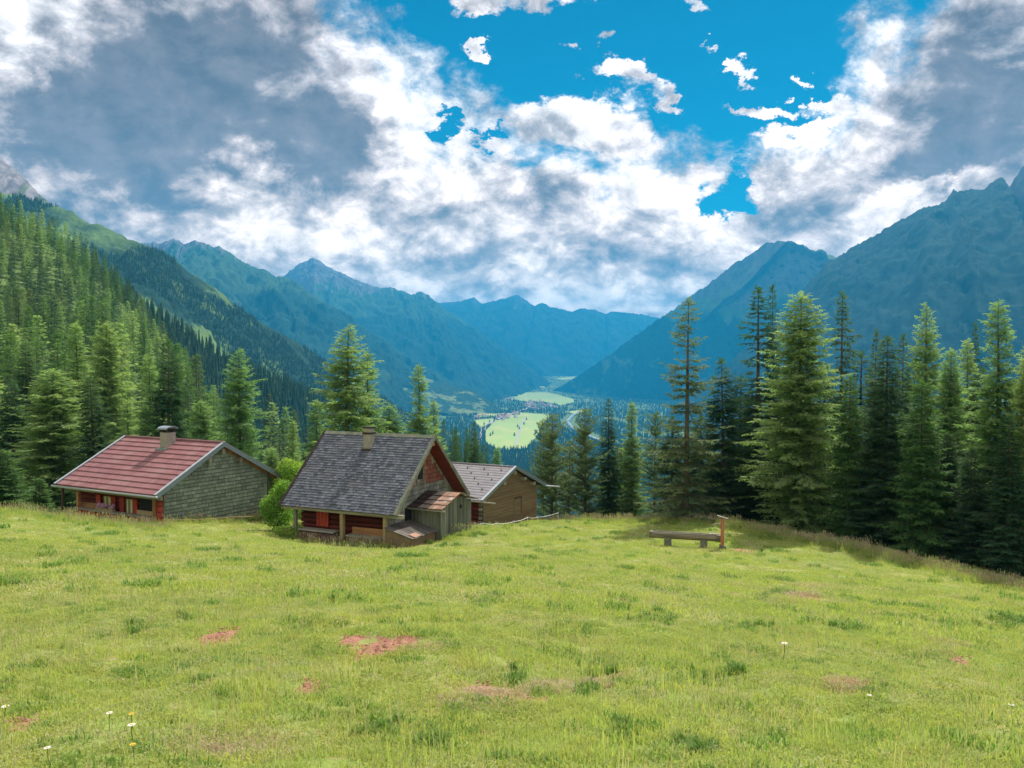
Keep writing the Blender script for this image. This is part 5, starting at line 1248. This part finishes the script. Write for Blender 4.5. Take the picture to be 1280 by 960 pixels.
def outside_huts(x, y):
    ok = np.ones(len(x), bool)
    for pk, yw_, x0, x1, y0, y1 in HB_:
        dx_, dy_ = x - pk[0], y - pk[1]; lx = dx_ * math.sin(yw_) + dy_ * math.cos(yw_); ly = -dx_ * math.cos(yw_) + dy_ * math.sin(yw_)
        ok &= ~((lx > x0) & (lx < x1) & (ly > y0) & (ly < y1))
    return ok
for (nm, dmin, dmax, per, tm, near) in (('meadow_grass', 3.5, 15, 95, G, True), ('meadow_grass', 15, 30, 26, Gf, False), ('meadow_grass', 30, 64, 12, Gf, False)):
    x, y, q_ = zone(dmin, dmax, per, int(dmin))
    so_ = soil_amount(x, y); ok = (so_ + q_.normal(0, .12, len(x)) < .42) & (y < edge_depth(x, y) + 3) & outside_huts(x, y)
    bare = fbm(x / 1.3 + 7, y / 1.0, 4, 83); ok &= (bare + q_.normal(0, .08, len(x)) < .62)
    x, y, so_ = x[ok], y[ok], so_[ok]; z = zg(x, y); n_ = len(x)
    lush = fbm(x / 3.1, y / 2.6, 3, 61); dry = fbm(x / 2.3 + 40, y / 1.9, 3, 67); wd_ = fbm(x / 1.1, y / .9, 2, 71); u = q_.random(n_)
    if near:
        pk_ = np.where(u < .40, 0, np.where(u < .66, 2, 1)); pk_ = np.where((lush > .12) & (u > .55), 3, pk_); pk_ = np.where((dry > .04) & (u < .35), 4, pk_); pk_ = np.where((wd_ > .05) & (u > .86), 5, pk_); pk_ = np.where(q_.random(n_) < .02 + .05 * (dry > 0), 6, pk_); pk_ = np.where(q_.random(n_) < .015, 7, pk_)
    else:
        pk_ = np.where(u < .5, 0, 1); pk_ = np.where((lush > .10) & (u > .55), 2, pk_); pk_ = np.where((dry > .05) & (u < .35), 3, pk_); pk_ = np.where((wd_ > .32) & (u > .7), 4, pk_); pk_ = np.where(q_.random(n_) < .012 + .05 * (dry > 0), 5, pk_)
    s_ = q_.uniform(.75, 1.25, n_) * (1 + .5 * np.clip(lush, -.6, .6)); 
    gn_scatter(nm, np.stack([x, y, z], 1), np.stack([q_.uniform(.9, 1.2, n_), q_.uniform(.9, 1.2, n_), s_], 1), q_.uniform(0, 6.28, n_), tm, 'short bright green grass of the meadow', 'grass', tilt=(np.full(n_, -.0), np.zeros(n_)), pick_idx=pk_)
# leafy weed clumps where the photograph shows dark tufts
q_ = np.random.default_rng(5); WP = []
for (px, py, rx, ry, n_) in [(820,771,34,9,70),(505,790,10,4,10),(170,790,16,3,14),(232,779,12,3,10),(440,750,20,4,14),(415,752,10,4,10),(755,826,26,8,30),(870,843,18,8,22),(920,838,20,8,30),(975,745,30,5,22),(950,787,36,5,30),(1262,778,30,7,70),(1100,778,14,5,14),(730,855,16,8,24),(540,925,30,10,34),(870,940,20,10,26),(480,905,20,10,16),(960,672,12,3,12),(975,690,20,4,14),(1050,790,20,4,12),(640,838,20,6,14),(250,857,12,4,10),(775,915,24,8,16),(1015,775,8,6,6),(700,660,10,3,8),(560,682,30,2,12),(590,674,8,2,5)]:
    for k in range(int(n_ * .65)):
        c_ = hit(px + q_.normal(0, rx * .5), py + q_.normal(0, ry * .5)); WP.append(c_)
WP = np.array(WP); WP[:, 2] = zg(WP[:, 0], WP[:, 1]); n_ = len(WP)
W_ = [tuft(31, 40, .20, .16, .030, .8, M['weed']), tuft(32, 30, .28, .14, .035, .8, M['weed'], (0, .5)), tuft(33, 46, .16, .18, .026, 1., M['weed'], (.4, 1))]
sz = np.clip(WP[:, 1] / 26, .4, 1.0)
gn_scatter('weed_clumps', WP, np.stack([sz, sz, sz * .9], 1), q_.uniform(0, 6.28, n_), W_, 'dark green leafy weed clumps dotted over the meadow', 'weeds', pick_idx=q_.integers(0, 3, n_))
DP = []
for (px, py, rx, ry, n_) in [(706,849,40,9,150),(612,862,30,7,60),(745,842,26,6,40),(985,748,42,5,90),(910,745,30,4,40),(290,935,70,16,90),(1185,816,34,8,50),(690,742,40,4,30),(600,880,50,10,50),(1010,735,30,4,30),(545,818,40,5,30),(360,830,40,6,30),(1060,865,40,8,30)]:
    for k in range(n_): DP.append(hit(px + q_.normal(0, rx * .5), py + q_.normal(0, ry * .5)))
DP = np.array(DP); DP[:, 2] = zg(DP[:, 0], DP[:, 1]); n_ = len(DP); sz = np.clip(DP[:, 1] / 18, .6, 1.3)
D_ = [tuft(41, 50, .045, .22, .010, 2.2, M['straw']), tuft(42, 44, .06, .2, .010, 1.8, M['straw'], (.3, 1)), tuft(43, 40, .05, .2, .010, 1.6, M['dry_grass'])]
gn_scatter('dry_grass', DP, np.stack([sz, sz, sz], 1), q_.uniform(0, 6.28, n_), D_, 'brown matted dry grass on the trodden patches of the meadow', 'grass', pick_idx=q_.integers(0, 3, n_))
# tall flowering grass along the crest, the wood edge and the hut fronts
x = []; y = []
for k in range(3600):
    px = q_.uniform(660, 1330); ed = float(np.interp(px, [e[0] for e in edge_px], [e[1] for e in edge_px])); D = ed - 4.0 + q_.normal(0, 1.0) + (1.5 if px < 900 else 0); x.append((px - 640) / F * D); y.append(D)
for k in range(800):
    px = q_.uniform(-60, 215); D = 41.5 + q_.normal(0, 1.6) + max(0, (px - 150) * .02); x.append((px - 640) / F * D); y.append(D)
pk, yw_, *_r = HUTS['h2']
for k in range(260):
    lx = -3.75 + q_.normal(0, .22); ly = q_.uniform(.2, 6.9); x.append(pk[0] + lx * math.sin(yw_) - ly * math.cos(yw_)); y.append(pk[1] + lx * math.cos(yw_) + ly * math.sin(yw_))
for k in range(60):
    lx = q_.uniform(-1.2, 4); ly = -1.35 + q_.normal(0, .25) + (1.2 if lx > 2.3 else 0); x.append(pk[0] + lx * math.sin(yw_) - ly * math.cos(yw_)); y.append(pk[1] + lx * math.cos(yw_) + ly * math.sin(yw_))
pk, yw_, *_r = HUTS['h1']
for k in range(260):
    lx = q_.uniform(-3.8, 4.2); ly = .1 + q_.normal(0, .2); x.append(pk[0] + lx * math.sin(yw_) - ly * math.cos(yw_)); y.append(pk[1] + lx * math.cos(yw_) + ly * math.sin(yw_))
x = np.array(x); y = np.array(y); n_ = len(x)
TG = [seed_stalk(21, 9, .42, .3, wood('pink_brown_seed_heads', (.40, .33, .22), (.52, .42, .30)), .07), tuft(22, 34, .34, .25, .014, .5, M['grass']), seed_stalk(23, 8, .5, .3, M['dry_grass'], .06), tuft(24, 26, .26, .22, .022, .7, M['weed'])]
gn_scatter('tall_grass', np.stack([x, y, zg(x, y)], 1), np.stack([np.ones(n_), np.ones(n_), q_.uniform(.6, 1.2, n_)], 1), q_.uniform(0, 6.28, n_), TG, 'tall flowering grass along the meadow edge and hut walls', 'grass', pick_idx=q_.choice(4, n_, p=[.14, .52, .12, .22]))
# crumbs of red soil on the bare patches
cl = MB()
CR = []
for (px, py, rx, ry) in SOIL:
    for k in range(int(2 + rx * .35)):
        c_ = hit(px + q_.normal(0, rx * .42), py + q_.normal(0, ry * .42)); CR.append((c_[0], c_[1], float(zg(c_[0], c_[1]))))
CR = np.array(CR)
def clod(seed):
    r3 = random.Random(seed); mb = MB(); mb.v = [(r3.uniform(.7, 1.2) * math.cos(a) * c2, r3.uniform(.7, 1.2) * math.sin(a) * c2, z) for z, c2 in ((0, 1), (.55, .75)) for a in (0, 1.05, 2.1, 3.14, 4.2, 5.2)] + [(0, 0, .8)]
    mb.f = [(i, (i + 1) % 6, (i + 1) % 6 + 6, i + 6) for i in range(6)] + [(6 + i, 6 + (i + 1) % 6, 12) for i in range(6)]; mb.m = [0] * 12; return mb.mesh('clod', M['soil'])
M['soil'] = wood('red_earth', (.26, .11, .075), (.40, .21, .15), (4, 4, 4), rnd=.25)
ss = q_.uniform(.012, .032, len(CR)) * np.clip(CR[:, 1] / 12, .7, 1.6)
gn_scatter('soil_crumbs', CR, np.stack([ss, ss, ss * .8], 1), q_.uniform(0, 6.28, len(CR)), [clod(1), clod(2), clod(3)], 'red earth crumbs on the bare patches of the meadow', 'soil', pick_idx=q_.integers(0, 3, len(CR)))
# a few flowers in the near grass
def flower(kind):
    mb = MB(); mb.tube([(0, 0, 0), (.01, 0, .09), (.012, .004, .17)], .0025, 4); st = mb.mesh('stem', M['weed'])
    mb = MB(); n0 = 11 if kind == 'daisy' else 7
    for k in range(n0):
        a = 6.283 * k / n0; n1 = len(mb.v); c, s_ = math.cos(a), math.sin(a); l_ = .024
        mb.v += [(.012, .004, .172), (.012 + c * l_ * .6 - s_ * .005, .004 + s_ * l_ * .6 + c * .005, .176), (.012 + c * l_, .004 + s_ * l_, .172), (.012 + c * l_ * .6 + s_ * .005, .004 + s_ * l_ * .6 - c * .005, .176)]; mb.f.append((n1, n1 + 1, n1 + 2, n1 + 3)); mb.m.append(0)
    pt = mb.mesh('petals', M['white'] if kind == 'daisy' else M['yellow'])
    mb = MB(); mb.tube([(.012, .004, .168), (.012, .004, .18)], [.008, .006], 7); return st, pt, mb.mesh('flower_centre', M['yellow'])
M['yellow'] = plain('yellow_petals', (.75, .48, .03), .7)
dz_, yl_ = flower('daisy'), flower('buttercup')
FL = [(137,922,'daisy','white daisy in the near grass, topmost of the bottom left corner',1.3),(167,934,'daisy','white daisy right of the topmost one in the bottom left corner',1.5),(166,918,'butter','yellow flower near the daisies in the bottom left corner',1.2),(4,916,'daisy','white daisy at the left border near the bottom',1.5),(62,957,'daisy','white daisy at the very bottom left',1.2),(168,953,'butter','yellow flower at the bottom border below the daisies',1.2),(979,822,'daisy','single white flower right of the centre of the meadow',2.2),(1085,881,'daisy','small white flower in the lower right grass',1.2),(1266,913,'daisy','white flower in the bottom right corner',1.3)]
for px, py, kd, lb, s_ in FL:
    c_ = hit(px, py + 4); t_ = thing('daisy' if kd == 'daisy' else 'buttercup', (c_[0], c_[1], float(zg(c_[0], c_[1]))), random.uniform(0, 6), lb, 'flower', 'flowers in the meadow'); t_.scale = (s_ * .9, s_ * .9, s_ * .6)
    f3_ = dz_ if kd == 'daisy' else yl_; part('stem', f3_[0], t_); part('petals', f3_[1], t_); part('flower_centre', f3_[2], t_)

# ------------------------------------------------------------------ haze
mh = bpy.data.materials.new('haze_air'); mh.use_nodes = True; N = mh.node_tree.nodes; N.clear()
ou = N.new('ShaderNodeOutputMaterial'); pv = N.new('ShaderNodeVolumePrincipled'); pv.inputs['Color'].default_value = (.02, .44, .90, 1); pv.inputs['Density'].default_value = 0.97e-4
pv.inputs['Anisotropy'].default_value = .1
mh.node_tree.links.new(pv.outputs[0], ou.inputs['Volume'])
mb = MB(); mb.box((-9500, -3000, -420), (9500, 16600, 1290)); me = mb.mesh('haze', mh)
o = link(bpy.data.objects.new('haze', me)); o['kind'] = 'stuff'; o['label'] = 'blue summer haze filling the valley air'
print('total tris (unique)', sum(sum(len(p.vertices) - 2 for p in me_.polygons) for me_ in bpy.data.meshes) if False else len(bpy.data.meshes), 'objects', len(bpy.data.objects))
